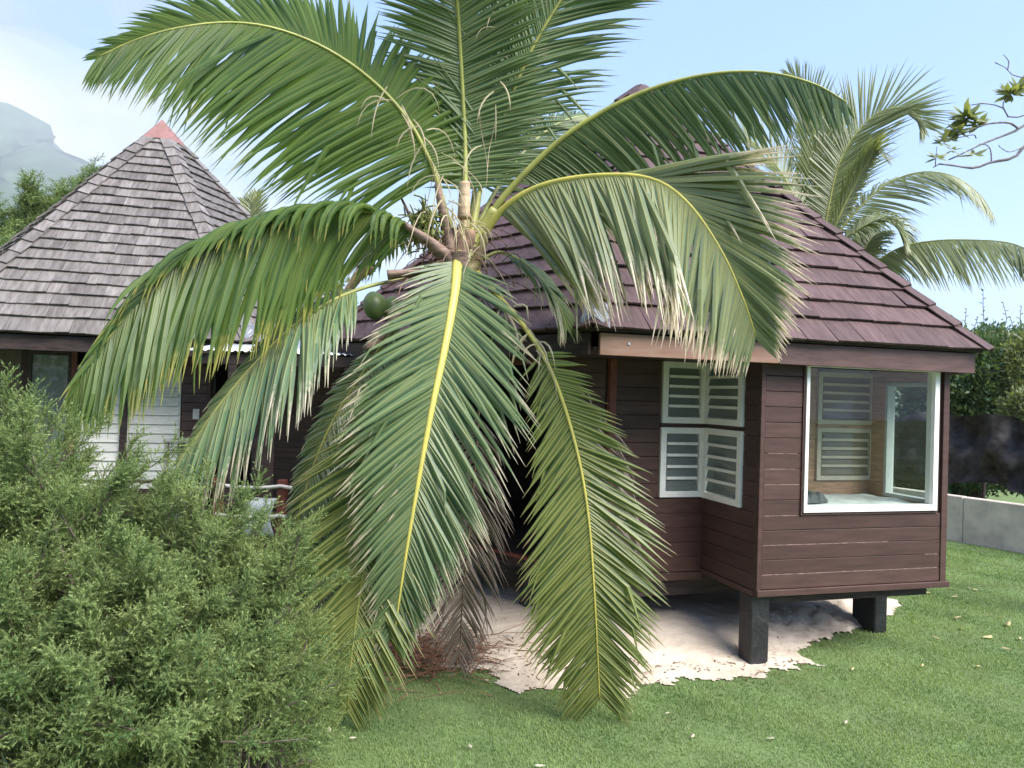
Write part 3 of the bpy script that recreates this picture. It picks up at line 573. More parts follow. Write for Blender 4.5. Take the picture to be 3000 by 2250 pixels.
# bench on the deck with a towel, and a pale frame by the louvres
bn = thing('wooden_bench', 'low reddish brown wooden bench on the deck behind the bush', 'bench', (-2.62, 8.55, 0.655))
for i in range(4):
    mb = MB(); mb.box(-0.6, -0.2 + i * 0.105, 0.42, 0.75, -0.1 + i * 0.105, 0.45); mb.obj('slat', M['board'], bn, bevel=0.004)
for x in (-0.5, 0.62):
    for y in (-0.18, 0.16): mb = MB(); mb.box(x, y, 0, x + .06, y + .06, 0.418); mb.obj('leg', M['board'], bn)
tw = MB(); nu, nv = 8, 14; V = []
for j in range(nv):
    for i in range(nu):
        a, t = i / (nu - 1), j / (nv - 1); sw = 0.012 * math.sin(a * 11 + t * 5)
        if t < 0.4: V.append((-2.98 + a * 0.34, 8.6 - t * 0.75, 1.125 + sw * 0.5 + 0.006))
        else: V.append((-2.98 + a * 0.34 + 0.03 * math.sin(t * 7), 8.30 - 0.02 - sw, 1.125 - (t - 0.4) * 0.6))
tw.add(V, [(j * nu + i, j * nu + i + 1, (j + 1) * nu + i + 1, (j + 1) * nu + i) for i in range(nu - 1) for j in range(nv - 1)])
to = tw.obj('towel', M['cloth_teal'], smooth=True); md = to.modifiers.new('thickness', 'SOLIDIFY'); md.thickness = 0.012
tag(to, 'pale turquoise towel draped over the edge of the wooden bench', 'towel')
pf = thing('wooden_rack', 'pale grey wooden rack standing beside the white louvre panel', 'rack', at(513, 1500, 9.05) * 1.0)
pf.location.z = 0.0
for (x, y) in ((-.13, 0), (.13, 0), (-.13, .35), (.13, .35)): mb = MB(); mb.box(x - .022, y - .022, 0.0, x + .022, y + .022, 1.72); mb.obj('leg', M['palewood'], pf, bevel=0.003)
for z in (0.7, 1.25, 1.722): mb = MB(); mb.box(-.17, -.04, z, .17, .40, z + .03); mb.obj('shelf', M['palewood'], pf, bevel=0.003)

# ------------------------------------------------------------------ palms
def spline(pts, n):
    P = [Vector(p) for p in pts]; P = [2 * P[0] - P[1]] + P + [2 * P[-1] - P[-2]]; out = []
    for i in range(1, len(P) - 2):
        for k in range(24):
            t = k / 24; a, b, c, d = P[i - 1], P[i], P[i + 1], P[i + 2]
            out.append(0.5 * ((2 * b) + (c - a) * t + (2 * a - 5 * b + 4 * c - d) * t * t + (3 * b - a - 3 * c + d) * t ** 3))
    out.append(P[-2]); L = [0]
    for a, b in zip(out[:-1], out[1:]): L.append(L[-1] + (b - a).length)
    res = []; j = 0
    for i in range(n):
        s = L[-1] * i / (n - 1)
        while j < len(L) - 2 and L[j + 1] < s: j += 1
        f_ = (s - L[j]) / max(1e-9, L[j + 1] - L[j]); res.append(out[j].lerp(out[j + 1], min(1, f_)))
    return res, L[-1]

def leaflet(p, d, nrm, L, w, grav, seg, rd, dry, kink=0.0, g=None):
    V, Cc, F = [], [], []; g = rd.random() if g is None else g; p = p.copy(); d = d.normalized(); st = L / seg; broke = rd.random() < kink; kat = rd.randint(max(1, seg // 2), seg - 1)
    prof = lambda t: 0.6 + 2.6 * t if t < 0.15 else (1.0 - 0.2 * (t - 0.15) if t < 0.6 else (0.91 - 2.5 * (t - 0.6) if t < 0.85 else 0.285 - 1.7 * (t - 0.85)))
    for i in range(seg + 1):
        t = i / seg; b = d.cross(nrm); b = b.normalized() if b.length > 1e-6 else Vector((1, 0, 0)); n2 = b.cross(d).normalized(); ww = w * prof(t) * 0.5
        V += [p + b * ww - n2 * ww * 0.35, p.copy() + n2 * ww * 0.25, p - b * ww - n2 * ww * 0.35]
        Cc += [(t, g, dry, 0), (t, g, dry, 1), (t, g, dry, 0)]
        if i < seg:
            k = i * 3; F += [(k, k + 1, k + 4, k + 3), (k + 1, k + 2, k + 5, k + 4)]
            p = p + d * st; gg = grav * (0.35 + 1.3 * t); d = d + Vector((0, 0, -1)) * gg * (1.0 / seg) * 2
            if broke and i + 1 == kat: d = d + Vector((rd.uniform(-.3, .3), rd.uniform(-.3, .3), -1.3))
            d.normalize()
    return V, F, Cc

def frond(palm, pts, n=100, L=0.9, w=0.032, ref=(0, -0.5, 0.87), a0=75, a1=25, grav=0.35, m='frond', ribm='rib_green', r0=0.035, r1=0.005, t0=0.15, dry=0.8, kink=0.08,
          left=1.0, right=1.0, dihedral=0.15, seed=1, singles=0, seg=6, label=None, lprof=None, gravb=None, squash=0.75, thin=0.0, bl=1.0, gr=None, dr=None, low=-1, au=1.0, thinu=0.0):
    rd = random.Random(seed); NS = 160; P, LL = spline(pts, NS); ref = Vector(ref)
    rib = MB(); step = 4; ii = list(range(0, NS, step)) + [NS - 1]
    rib.tube([P[i] for i in ii], [r0 + (r1 - r0) * (i / (NS - 1)) ** 0.6 for i in ii], 7, squash)
    fr = rib.obj('frond', M[ribm], palm, smooth=True)
    if label: fr['label'] = label
    mb = MB()
    for side in (1, -1):
        amt = left if side > 0 else right
        if amt <= 0: continue
        for k in range(n):
            s = (k + rd.uniform(-.3, .3)) / (n - 1); s = min(1, max(0, s)); t = t0 + (1 - t0) * s * 0.995; f_ = t * (NS - 1); i = min(NS - 2, int(f_))
            if rd.random() < (thin if side == low or not thinu else thinu): continue
            p = P[i].lerp(P[i + 1], f_ - i); T = (P[min(i + 2, NS - 1)] - P[max(i - 2, 0)]).normalized(); nn = (ref - T * ref.dot(T))
            nn = nn.normalized() if nn.length > 1e-3 else Vector((0, 0, 1)); sv = T.cross(nn) * side
            al = R_(a0 + (a1 - a0) * s ** 0.8 + rd.gauss(0, 3.0)) * (1.0 if side == low else au if not isinstance(au, tuple) else au[0] + (au[1] - au[0]) * min(1, max(0, (s - 0.25) / 0.35))); dh = dr if (side == low and dr is not None) else dihedral if not isinstance(dihedral, tuple) else dihedral[0] + (dihedral[1] - dihedral[0]) * min(1, s / bl); d = T * math.cos(al) + sv * math.sin(al) + nn * (dh + rd.gauss(0, 0.05))
            pr = (min(1, 0.50 + 2.4 * s) * (1 - 0.72 * max(0, (s - 0.5) / 0.5) ** 1.6)) if lprof is None else lprof(s)
            ln = L * pr * amt * rd.uniform(0.88, 1.06)
            if rd.random() < 0.07: ln *= rd.uniform(0.4, 0.8)
            if thinu and side != low: ln *= rd.uniform(0.6, 1.15)
            gv = grav if gravb is None else gravb + (grav - gravb) * min(1, s / bl)
            if side == low and gr is not None: gv = gr
            V, F, Cc = leaflet(p, d, nn, ln, w * rd.uniform(0.85, 1.1) * (0.65 + 0.5 * pr), gv * rd.uniform(0.8, 1.25), seg, rd, dry * rd.uniform(0.85, 1.12) if dry < 2 else dry, kink)
            if k % max(1, int(2 * n / singles) if singles else 1) == 0 and singles:
                b = MB(); b.add(V, F, Cc); b.obj('leaflet', M[m], fr)
            else: mb.add(V, F, Cc)
    if mb.v: tag(mb.obj('leaflets', M[m], fr), kind='stuff')
    return fr

palm = thing('coconut_palm', 'large leaning coconut palm with drooping fronds in front of the brown bungalow', 'palm tree', (-2.0, 7.05, 0))
PO = Vector(palm.location)
def pt(px, py, Y): return at(px, py, Y) - PO
def pl(*a): return [pt(*q) for q in a]
# trunk
tp, _ = spline([(-2.02, 7.08, -0.1), (-1.98, 7.02, 0.25), (-1.72, 6.80, 0.85), (-1.2, 6.42, 1.75), (-0.72, 6.04, 2.65), tuple(at(1345, 760, 5.85))], 70)
mb = MB(); mb.tube([p - PO for p in tp], [(0.23 - 0.09 * (i / 69) ** 0.5) * (1 + (0.07 if i % 3 == 0 else 0)) for i in range(70)], 14); mb.obj('trunk', M['trunk'], palm)
# central frond: hangs towards the viewer with a bright yellow rib
frond(palm, pl((1352, 745, 5.72), (1340, 775, 5.58), (1333, 850, 5.42), (1305, 1010, 5.22), (1255, 1250, 5.08), (1195, 1590, 5.06), (1155, 1860, 5.15)), 140, 1.02, 0.038, (0.1, -1, 0.25), 56, 30, 0.14, 'frond', 'rib_yellow', 0.050, 0.006, 0.045, 0.80, 0.10,
      0.88, 1.0, 0.10, 21, singles=280, lprof=lambda s: min(1, 0.5 + 2.4 * s) * (1 - 0.76 * max(0, (s - 0.35) / 0.65) ** 1.15), label='central frond hanging towards the viewer with a bright yellow rib')
# right hanging frond
frond(palm, pl((1400, 800, 5.72), (1480, 890, 5.55), (1545, 970, 5.42), (1620, 1100, 5.30), (1685, 1300, 5.24), (1722, 1500, 5.24), (1742, 1750, 5.32), (1757, 2050, 5.52)), 108, 0.80, 0.036, (-0.1, -1, 0.15), 58, 40, 0.06, 'frond_olive', 'rib_yellow', 0.034, 0.006, 0.25, 0.93, 0.05,
      1.0, 0.88, 0.05, 22, singles=18, lprof=lambda s: min(1, 0.35 + 1.6 * s) * (1 - 0.55 * max(0, (s - 0.55) / 0.45) ** 1.5))
# right arching pale frond
frond(palm, pl((1395, 770, 5.75), (1425, 680, 5.66), (1490, 598, 5.52), (1600, 540, 5.36), (1760, 514, 5.16), (1910, 525, 4.98), (2015, 595, 4.88), (2110, 730, 4.84), (2175, 870, 4.86), (2215, 985, 4.92)), 175, 1.26, 0.043, (0.05, -0.95, 0.32), 76, 38, 0.08, 'frond_pale', 'rib_yellow', 0.036, 0.006, 0.15, 0.74, 0.06,
      1.0, 0.85, (-2.2, 0.12), 23, gravb=1.1, bl=0.42, gr=0.14, dr=0.06, low=1, au=(0.04, 0.50), lprof=lambda s: min(1, 0.86 + 2.4 * s) * (1 - 0.76 * max(0, (s - 0.42) / 0.58) ** 1.4))
# upper right long frond
frond(palm, pl((1400, 700, 5.85), (1450, 610, 5.8), (1540, 505, 5.72), (1660, 395, 5.62), (1800, 308, 5.52), (1950, 246, 5.42), (2110, 213, 5.32), (2260, 214, 5.25), (2390, 248, 5.2), (2480, 300, 5.18)), 125, 0.84, 0.036, (0, -0.80, 0.55), 66, 26, 0.6, 'frond', 'rib_green', 0.036, 0.006, 0.19, 0.84, 0.12,
      1.0, 0.8, (-1.6, -0.5), 24, gravb=1.0, gr=0.35, low=1)
# top right frond
frond(palm, pl((1380, 700, 5.9), (1405, 560, 5.95), (1455, 400, 5.95), (1525, 215, 5.9), (1600, 70, 5.85), (1700, -70, 5.75), (1850, -170, 5.6), (2020, -190, 5.45), (2180, -120, 5.3)), 130, 1.05, 0.034, (0.25, -1, 0.1), 60, 28, 0.22, 'frond', 'rib_green', 0.036, 0.006, 0.13, 0.9, 0.06, 0.85, 1.05, 0.0, 25)
# upright frond
frond(palm, pl((1360, 720, 5.85), (1362, 570, 5.9), (1362, 430, 5.92), (1354, 250, 5.85), (1345, 90, 5.72), (1336, -60, 5.55), (1330, -250, 5.2), (1325, -420, 4.7)), 120, 0.80, 0.034, (0, -1, 0.1), 84, 50, 0.14, 'frond', 'rib_green', 0.042, 0.010, 0.16, 0.95, 0.05, 0.95, 0.9, 0.05, 26)
# upright frond's neighbour, mostly behind it
frond(palm, pl((1370, 720, 5.95), (1390, 560, 6.1), (1420, 380, 6.25), (1450, 200, 6.35), (1475, 20, 6.4), (1490, -160, 6.4)), 60, 0.6, 0.030, (0, -1, 0.1), 60, 35, 0.3, 'frond_lush', 'rib_green', 0.032, 0.008, 0.22, 0.85, 0.05, 0.9, 0.8, 0.05, 27)
# top left arching frond
frond(palm, pl((1335, 730, 5.85), (1300, 600, 5.85), (1262, 480, 5.78), (1190, 345, 5.68), (1085, 232, 5.58), (950, 140, 5.45), (800, 82, 5.3), (660, 66, 5.18), (510, 84, 5.05), (390, 120, 4.98), (285, 168, 4.92)), 160, 1.28, 0.038, (0.25, -0.95, 0.3), 100, 26, 0.25, 'frond_lush', 'rib_green', 0.038, 0.006, 0.17, 0.93, 0.05, 0.50, 1.05, (-0.1, 0.0), 28, gravb=0.25, lprof=lambda s: min(1, 0.6 + 2.4 * s) * (1 - 0.80 * max(0, (s - 0.4) / 0.6) ** 1.3))
# left mid frond, its leaflets hanging like a curtain
frond(palm, pl((1335, 790, 5.8), (1280, 735, 5.72), (1200, 668, 5.58), (1100, 622, 5.42), (960, 612, 5.25), (810, 640, 5.08), (690, 680, 4.96), (565, 742, 4.86), (455, 830, 4.76), (345, 955, 4.68), (265, 1065, 4.62), (205, 1165, 4.6)), 190, 1.10, 0.042, (-0.2, -1, 0.02), 72, 22, 0.22, 'frond_lush', 'rib_green', 0.040, 0.006, 0.14, 0.82, 0.25, 0.62, 0.98, (0.8, 0.05), 29, thinu=0.35, gravb=3.0, gr=0.45, bl=0.8, dr=-0.05, au=0.16)
# left lower frond
frond(palm, pl((1330, 830, 5.75), (1260, 805, 5.68), (1160, 822, 5.56), (1070, 842, 5.46), (965, 885, 5.34), (850, 962, 5.2), (740, 1072, 5.1), (640, 1190, 5.0), (570, 1290, 4.96), (522, 1352, 4.94)), 150, 0.98, 0.044, (-0.45, -0.75, 0.55), 66, 28, 0.55, 'frond', 'rib_green', 0.030, 0.006, 0.32, 0.82, 0.15, 0.3, 1.0, 0.0, 30)
# dark hanging frond behind, left
frond(palm, pl((1300, 850, 5.95), (1180, 940, 5.95), (1080, 1070, 5.92), (970, 1245, 5.85), (900, 1420, 5.82), (862, 1580, 5.85), (842, 1710, 5.9)), 115, 1.05, 0.036, (-0.25, -1, 0.2), 55, 30, 0.2, 'frond', 'rib_green', 0.030, 0.006, 0.2, 0.9, 0.08, 0.25, 1.0, 0.0, 31)
# lowest left frond, touching the lawn
frond(palm, pl((1320, 860, 5.72), (1230, 1040, 5.45), (1160, 1250, 5.28), (1100, 1480, 5.18), (1058, 1720, 5.14), (1030, 1920, 5.16), (1018, 2085, 5.26)), 120, 0.85, 0.034, (0, -1, 0.2), 55, 33, 0.1, 'frond_olive', 'rib_green', 0.030, 0.005, 0.2, 0.88, 0.05, 1.0, 0.95, 0.0, 32)
# dead fronds hanging straight down
frond(palm, pl((1380, 830, 5.98), (1405, 1000, 6.1), (1400, 1250, 6.12), (1375, 1550, 6.1), (1355, 1760, 6.12), (1345, 1945, 6.2)), 85, 0.60, 0.018, (0, -1, 0.1), 48, 30, 0.35, 'frond_dead', 'rib_brown', 0.024, 0.005, 0.35, 2.5, 0.1, 1.0, 1.0, 0.0, 33, thin=0.1, label='dead grey brown frond hanging behind the yellow ribbed one')
frond(palm, pl((1400, 850, 5.9), (1500, 930, 5.75), (1610, 1050, 5.62), (1715, 1250, 5.55), (1790, 1480, 5.55), (1835, 1660, 5.6)), 45, 0.55, 0.016, (0, -1, 0.1), 45, 25, 0.7, 'frond_dead', 'rib_brown', 0.022, 0.004, 0.4, 2.5, 0.15, 1.0, 1.0, 0.0, 34, thin=0.3, label='thin dead frond hanging on the right')
frond(palm, pl((1290, 870, 6.05), (1230, 1000, 6.15), (1160, 1200, 6.2), (1090, 1450, 6.25), (1050, 1650, 6.3)), 55, 0.7, 0.018, (0, -1, 0.1), 48, 28, 0.6, 'frond_dead', 'rib_brown', 0.022, 0.004, 0.25, 2.5, 0.15, 1.0, 1.0, 0.0, 35, thin=0.2, label='dead brown frond hanging on the left')
# fronds at the far side of the crown
frond(palm, pl((1390, 690, 6.0), (1440, 580, 6.2), (1530, 450, 6.5), (1620, 370, 6.8), (1700, 340, 7.0), (1760, 350, 7.2)), 75, 0.62, 0.030, (0.1, -0.5, 0.8), 65, 25, 0.5, 'frond', 'rib_green', 0.026, 0.005, 0.22, 0.9, 0.1, 1.0, 1.0, 0.0, 36)
frond(palm, pl((1330, 740, 6.0), (1260, 690, 6.2), (1180, 690, 6.5), (1110, 730, 6.8), (1060, 800, 7.0)), 55, 0.5, 0.030, (0, -0.4, 0.9), 65, 25, 0.7, 'frond', 'rib_green', 0.026, 0.005, 0.22, 0.9, 0.1, 1.0, 1.0, 0.0, 37)
frond(palm, pl((1410, 760, 5.95), (1470, 740, 6.0), (1560, 790, 6.05), (1630, 880, 6.1), (1660, 960, 6.1)), 50, 0.5, 0.028, (0, -0.4, 0.9), 65, 25, 0.6, 'frond', 'rib_green', 0.026, 0.005, 0.2, 0.75, 0.15, 1.0, 1.0, 0.0, 38)
mb = MB(); rd = random.Random(39)
for (path, cnt) in ((((1335, 690, 5.62), (1312, 590, 5.60), (1275, 480, 5.56), (1215, 370, 5.5), (1120, 265, 5.42)), 26), (((1415, 470, 5.75), (1440, 330, 5.74), (1455, 190, 5.72), (1440, 40, 5.7)), 6), (((1400, 640, 5.6), (1300, 680, 5.55)), 8), (((1480, 880, 5.4), (1600, 1060, 5.3)), 14)):
    q, _ = spline(pl(*path), 60)
    for i in range(cnt):
        p = q[rd.randint(0, 59)] + Vector((rd.gauss(0, .03), rd.gauss(0, .03), rd.gauss(0, .03))); d = Vector((rd.gauss(0, .5), rd.gauss(-.1, .3), rd.uniform(-.8, .2))).normalized(); V, F, Cc = leaflet(p, d, Vector((0, -1, .3)), rd.uniform(0.20, 0.50), rd.uniform(0.008, 0.016), 2.2, 6, rd, 2, 0.1); mb.add(V, F, Cc)
tag(mb.obj('dry_leaflets', M['frond_straw'], palm), kind='stuff')
# heart of the crown
def petiole(a, b, c, r0, r1, m, name='leaf_base', sq=0.6):
    q, _ = spline(pl(a, b, c), 14); mb = MB(); mb.tube(q, [r0 + (r1 - r0) * i / 13 for i in range(14)], 10, sq); return mb.obj(name, m, palm, smooth=True)
petiole((1340, 790, 5.72), (1270, 720, 5.62), (1180, 655, 5.55), 0.115, 0.032, M['husk'])
petiole((1365, 790, 5.78), (1400, 700, 5.85), (1450, 610, 5.8), 0.10, 0.036, M['rib_green'])
petiole((1370, 790, 5.85), (1380, 700, 5.9), (1405, 560, 5.95), 0.09, 0.036, M['rib_green'])
petiole((1352, 800, 5.80), (1360, 720, 5.85), (1362, 570, 5.9), 0.12, 0.046, M['rib_mottled'])
petiole((1330, 800, 5.80), (1310, 690, 5.80), (1280, 540, 5.76), 0.10, 0.035, M['husk'])
petiole((1372, 800, 5.74), (1396, 768, 5.75), (1427, 678, 5.66), 0.09, 0.036, M['rib_mottled'])
for k_, (dx_, dy_, rr_) in enumerate(((0, 0, .15), (-40, 25, .09), (38, 20, .09), (-15, -35, .10), (22, -30, .09))):
    petiole((1345 + dx_ * .4, 905 + dy_, 5.9), (1345 + dx_, 800 + dy_, 5.84), (1348 + dx_ * 1.2, 705 + dy_, 5.82), rr_, rr_ * .62, M['fibre'], 'leaf_sheath', 0.85)
petiole((1345, 830, 5.68), (1346, 770, 5.62), (1342, 735, 5.60), 0.09, 0.075, M['husk'])
petiole((1358, 640, 5.70), (1360, 590, 5.70), (1362, 535, 5.71), 0.060, 0.052, M['spathe'], 'cut_leaf_stub', 0.8)
petiole((1268, 800, 5.50), (1200, 800, 5.46), (1135, 806, 5.44), 0.030, 0.070, M['husk'], 'spathe', 0.5)
petiole((1300, 810, 5.62), (1250, 806, 5.54), (1130, 830, 5.44), 0.05, 0.012, M['husk'], 'spathe', 0.5)
petiole((1090, 780, 6.0), (1050, 810, 6.0), (985, 900, 6.0), 0.085, 0.03, M['spathe'], 'spathe', 0.35)
petiole((1290, 860, 5.78), (1190, 905, 5.7), (1075, 1030, 5.62), 0.035, 0.060, M['husk'], 'spathe', 0.7)
petiole((1230, 700, 5.9), (1190, 610, 5.9), (1165, 560, 5.9), 0.03, 0.012, M['husk'], 'cut_leaf_stub')
for (x, y, Y, r) in ((1098, 895, 5.75, 0.095), (1150, 905, 5.85, 0.085), (1215, 880, 5.75, 0.085), (1500, 995, 5.85, 0.085), (1470, 960, 5.9, 0.08), (1235, 950, 5.8, 0.09)):
    bm = bmesh.new(); bmesh.ops.create_icosphere(bm, subdivisions=3, radius=r)
    for v in bm.verts: v.co.z *= 1.22; v.co *= 1 + 0.03 * math.sin(3 * math.atan2(v.co.y, v.co.x))
    me = bpy.data.meshes.new('coconut'); bm.to_mesh(me); bm.free(); me.polygons.foreach_set('use_smooth', [True] * len(me.polygons)); o = link('coconut', me, M['coconut'], palm); o.location = pt(x, y, Y); o.rotation_euler = (random.uniform(-.4, .4), random.uniform(-.4, .4), 0)
mb = MB(); rd = random.Random(5)
for i in range(230):
    c = pt(1245 + rd.gauss(0, 26), 665 + rd.gauss(0, 30), 5.74 + rd.uniform(-.08, .08)); d = Vector((rd.gauss(-.2, .5), rd.gauss(0, .5), rd.gauss(.3, .5))).normalized()
    mb.tube([c, c + d * 0.05, c + d * 0.10 - Vector((0, 0, .015))], [0.008, 0.007, 0.004], 4)
tag(mb.obj('flower_cluster', M['flower'], palm), kind='stuff')
mb = MB()
for i in range(110):
    a = rd.uniform(0, 6.28); c = pt(1345 + rd.gauss(0, 60), 760 + rd.gauss(0, 60), 5.68 + rd.uniform(-.1, .25)); d = Vector((math.cos(a), math.sin(a) * .6, rd.uniform(-.2, .9))); L = rd.uniform(0.12, 0.45); q = [c]
    for k in range(5): d = (d + Vector((rd.gauss(0, .15), rd.gauss(0, .15), -0.35))).normalized(); q.append(q[-1] + d * L / 5)
    mb.tube(q, [0.004] * 5 + [0.002], 4, cap=False)
tag(mb.obj('fibres', M['fibre'], palm), kind='stuff')
mb = MB()
for i in range(14):
    px_, py_ = rd.choice(((1250, 640), (1420, 700), (1180, 760), (1470, 860), (1450, 820), (1300, 520), (1430, 330), (1320, 560))); c = pt(px_ + rd.gauss(0, 45), py_ + rd.gauss(0, 35), 5.55 + rd.uniform(-.1, .2)); d = Vector((rd.gauss(0, .5), rd.gauss(0, .4), rd.uniform(-.3, .4))); L = rd.uniform(0.25, 0.75); q = [c]
    for k in range(6): d = (d + Vector((rd.gauss(0, .1), rd.gauss(0, .1), -0.4))).normalized(); q.append(q[-1] + d * L / 6)
    mb.tube(q, [0.003] * 6 + [0.0012], 4, cap=False)
tag(mb.obj('dry_strands', M['strand'], palm), kind='stuff')

# ---- palms beyond the bungalow
def far_palm(label, crown, fr, seed, trunk_r=0.14, name='coconut_palm', L=0.85, n=70):
    p = thing(name, label, 'palm tree', (crown.x + 0.3, crown.y, 0), group=None); o = Vector(p.location)
    q, _ = spline([(0, 0, -0.1), (0.05, 0, crown.z * 0.35), (-0.1, 0, crown.z * 0.7), tuple(crown - o + Vector((0, 0, 0.1)))], 30)
    mb = MB(); mb.tube(q, [trunk_r * (1.25 - 0.35 * i / 29) * (1 + (0.06 if i % 2 else 0)) for i in range(30)], 10); mb.obj('trunk', M['trunk'], p)
    for k, (pts, kw) in enumerate(fr):
        frond(p, [at(*a) - o for a in pts], **{**dict(n=int(n * 1.3), L=L * 1.22, w=0.042, m='frond_far', ribm='rib_green', r0=0.032, r1=0.006, t0=0.12, dry=0.95, kink=0.05, seg=4, seed=seed + k), **kw})
    return p
cB = at(2410, 730, 15)
far_palm('pale green coconut palm rising behind the right slope of the brown roof', cB, [
    ([(2410, 730, 15), (2425, 620, 15), (2462, 470, 15), (2530, 365, 14.9), (2610, 315, 14.7), (2680, 330, 14.5), (2715, 375, 14.4)], dict(ref=(-0.5, -0.8, 0.3), grav=0.1, L=1.4, a0=62, a1=30)),
    ([(2400, 730, 15.2), (2392, 600, 15.3), (2392, 450, 15.3), (2378, 330, 15.2), (2345, 250, 15.1), (2315, 215, 15)], dict(ref=(0.2, -1, 0.1), grav=0.15, L=1.2, a0=45, a1=22, m='frond_far')),
    ([(2395, 730, 15.1), (2340, 600, 15.1), (2270, 480, 15), (2190, 405, 14.9), (2130, 390, 14.8), (2085, 415, 14.7)], dict(ref=(0.3, -0.8, 0.5), grav=0.1, L=1.1, a0=75, a1=25)),
    ([(2415, 740, 14.9), (2490, 640, 14.7), (2590, 545, 14.5), (2690, 505, 14.3), (2790, 515, 14.1), (2870, 570, 14), (2910, 630, 14)], dict(ref=(0.1, -0.5, 0.85), grav=0.6, gravb=0.7, dihedral=(-0.5, -0.2), gr=0.4, low=1, L=1.1, a0=68, a1=28)),
    ([(2420, 730, 14.6), (2455, 640, 14.4), (2510, 530, 14.2), (2555, 455, 14.0), (2575, 440, 13.9), (2590, 460, 13.8)], dict(ref=(0.4, -0.9, 0.3), grav=0.9, L=0.9, a0=40, a1=20, left=0.35)),
    ([(2420, 750, 14.7), (2490, 690, 14.4), (2560, 650, 14.2), (2620, 660, 14), (2660, 720, 13.9)], dict(ref=(0, -0.4, 0.9), grav=0.9, gravb=1.0, L=0.85)),
    ([(2400, 740, 15.2), (2350, 640, 15.3), (2290, 560, 15.4), (2220, 530, 15.5)], dict(ref=(0, -0.6, 0.8), grav=0.5, L=0.7)),
    ([(2405, 730, 15.4), (2440, 560, 15.6), (2450, 420, 15.8), (2420, 300, 15.9)], dict(ref=(0, -1, 0.1), grav=0.2, L=0.85, a0=55)),
], 100)
cC = at(2500, 850, 14.6)
far_palm('low coconut palm whose single long frond shows right of the brown roof', cC, [
    ([(2500, 850, 14.6), (2560, 775, 14.3), (2640, 725, 14), (2740, 705, 13.7), (2860, 703, 13.4), (2960, 712, 13.2), (3030, 745, 13), (3075, 800, 13)], dict(ref=(0, -0.55, 0.8), grav=1.0, gravb=1.0, dihedral=(-0.8, -0.5), gr=0.5, low=1, L=1.15, a0=75, a1=40, n=120, r0=0.03)),
    ([(2500, 850, 14.8), (2520, 760, 15), (2560, 690, 15.2), (2600, 680, 15.4)], dict(ref=(0, -0.4, 0.9), grav=0.8, L=0.6)),
], 130)
cD = at(738, 700, 17)
far_palm('small tufted palm peeping out behind the grey roof', cD, [
    ([(738, 690, 17), (728, 640, 17), (715, 590, 17)], dict(ref=(0, -1, 0.1), grav=0.2, L=0.55, n=26, t0=0.05)),
    ([(738, 690, 17), (745, 630, 17), (752, 565, 17)], dict(ref=(0, -1, 0.1), grav=0.2, L=0.5, n=26, t0=0.05)),
    ([(738, 690, 17), (700, 650, 17), (670, 640, 17), (650, 665, 17)], dict(ref=(0, -.6, 0.8), grav=0.6, L=0.5, n=26, t0=0.05)),
    ([(740, 690, 17), (775, 645, 17), (800, 650, 17), (815, 690, 17)], dict(ref=(0, -.6, 0.8), grav=0.6, L=0.5, n=26, t0=0.05)),
], 140, 0.1, 'small_palm')

# ------------------------------------------------------------------ feathery bushes in the foreground
def sprig_template(seed, ln=0.20, nside=8):
    rd = random.Random(seed); V = []; F = []; Cc = []
    def twig(p, d, L, nn, z0):
        d = d.normalized(); e = d.cross(Vector((0.3, 0.5, 0.8))).normalized(); k = len(V); V.extend([p + e * .0022, p - e * .0022, p + d * L]); F.append((k, k + 1, k + 2)); Cc.extend([(z0, .5, .9, 1)] * 2 + [(1, .5, .9, 1)])
        b = d.cross(e)
        for i in range(nn):
            t = (i + 0.5) / nn; q = p + d * (L * t); w = rd.uniform(0, 6.283); o = e * math.cos(w) + b * math.sin(w); nd = (d * 0.75 + o * 0.75).normalized(); nl = rd.uniform(0.016, 0.026) * (1.1 - 0.35 * t); s = nd.cross(o); s = s.normalized() * 0.0040 if s.length > 1e-6 else e * 0.003
            k = len(V); V.extend([q + s, q - s, q + nd * nl]); F.append((k, k + 1, k + 2)); tt = z0 + (1 - z0) * t; g = rd.random(); Cc.extend([(tt * .9, g, .97, 0)] * 2 + [(tt, g, .97, 0)])
    ax = Vector((0, 0, 1)); twig(Vector((0, 0, 0)), ax, ln, 30, 0.2)
    for i in range(nside):
        t = 0.1 + 0.75 * i / nside; w = i * 2.4 + rd.uniform(-.4, .4); d = Vector((math.cos(w) * 0.75, math.sin(w) * 0.75, 0.8)); twig(ax * (ln * t), d, ln * (0.62 - 0.35 * t) * rd.uniform(.8, 1.2), 13, 0.35)
    return np.array([tuple(v) for v in V]), np.array(F), np.array(Cc)
TEMPL = [sprig_template(s) for s in (1, 2, 3, 4)]
def rot_to(D, spin):
    D = D / np.linalg.norm(D, axis=1, keepdims=True); h = np.where(np.abs(D[:, 2:3]) > 0.95, [[1.0, 0, 0]], [[0, 0, 1.0]]); X = np.cross(h, D); X /= np.linalg.norm(X, axis=1, keepdims=True); Y = np.cross(D, X)
    c, s = np.cos(spin)[:, None], np.sin(spin)[:, None]; return np.stack([X * c + Y * s, -X * s + Y * c, D], 2)
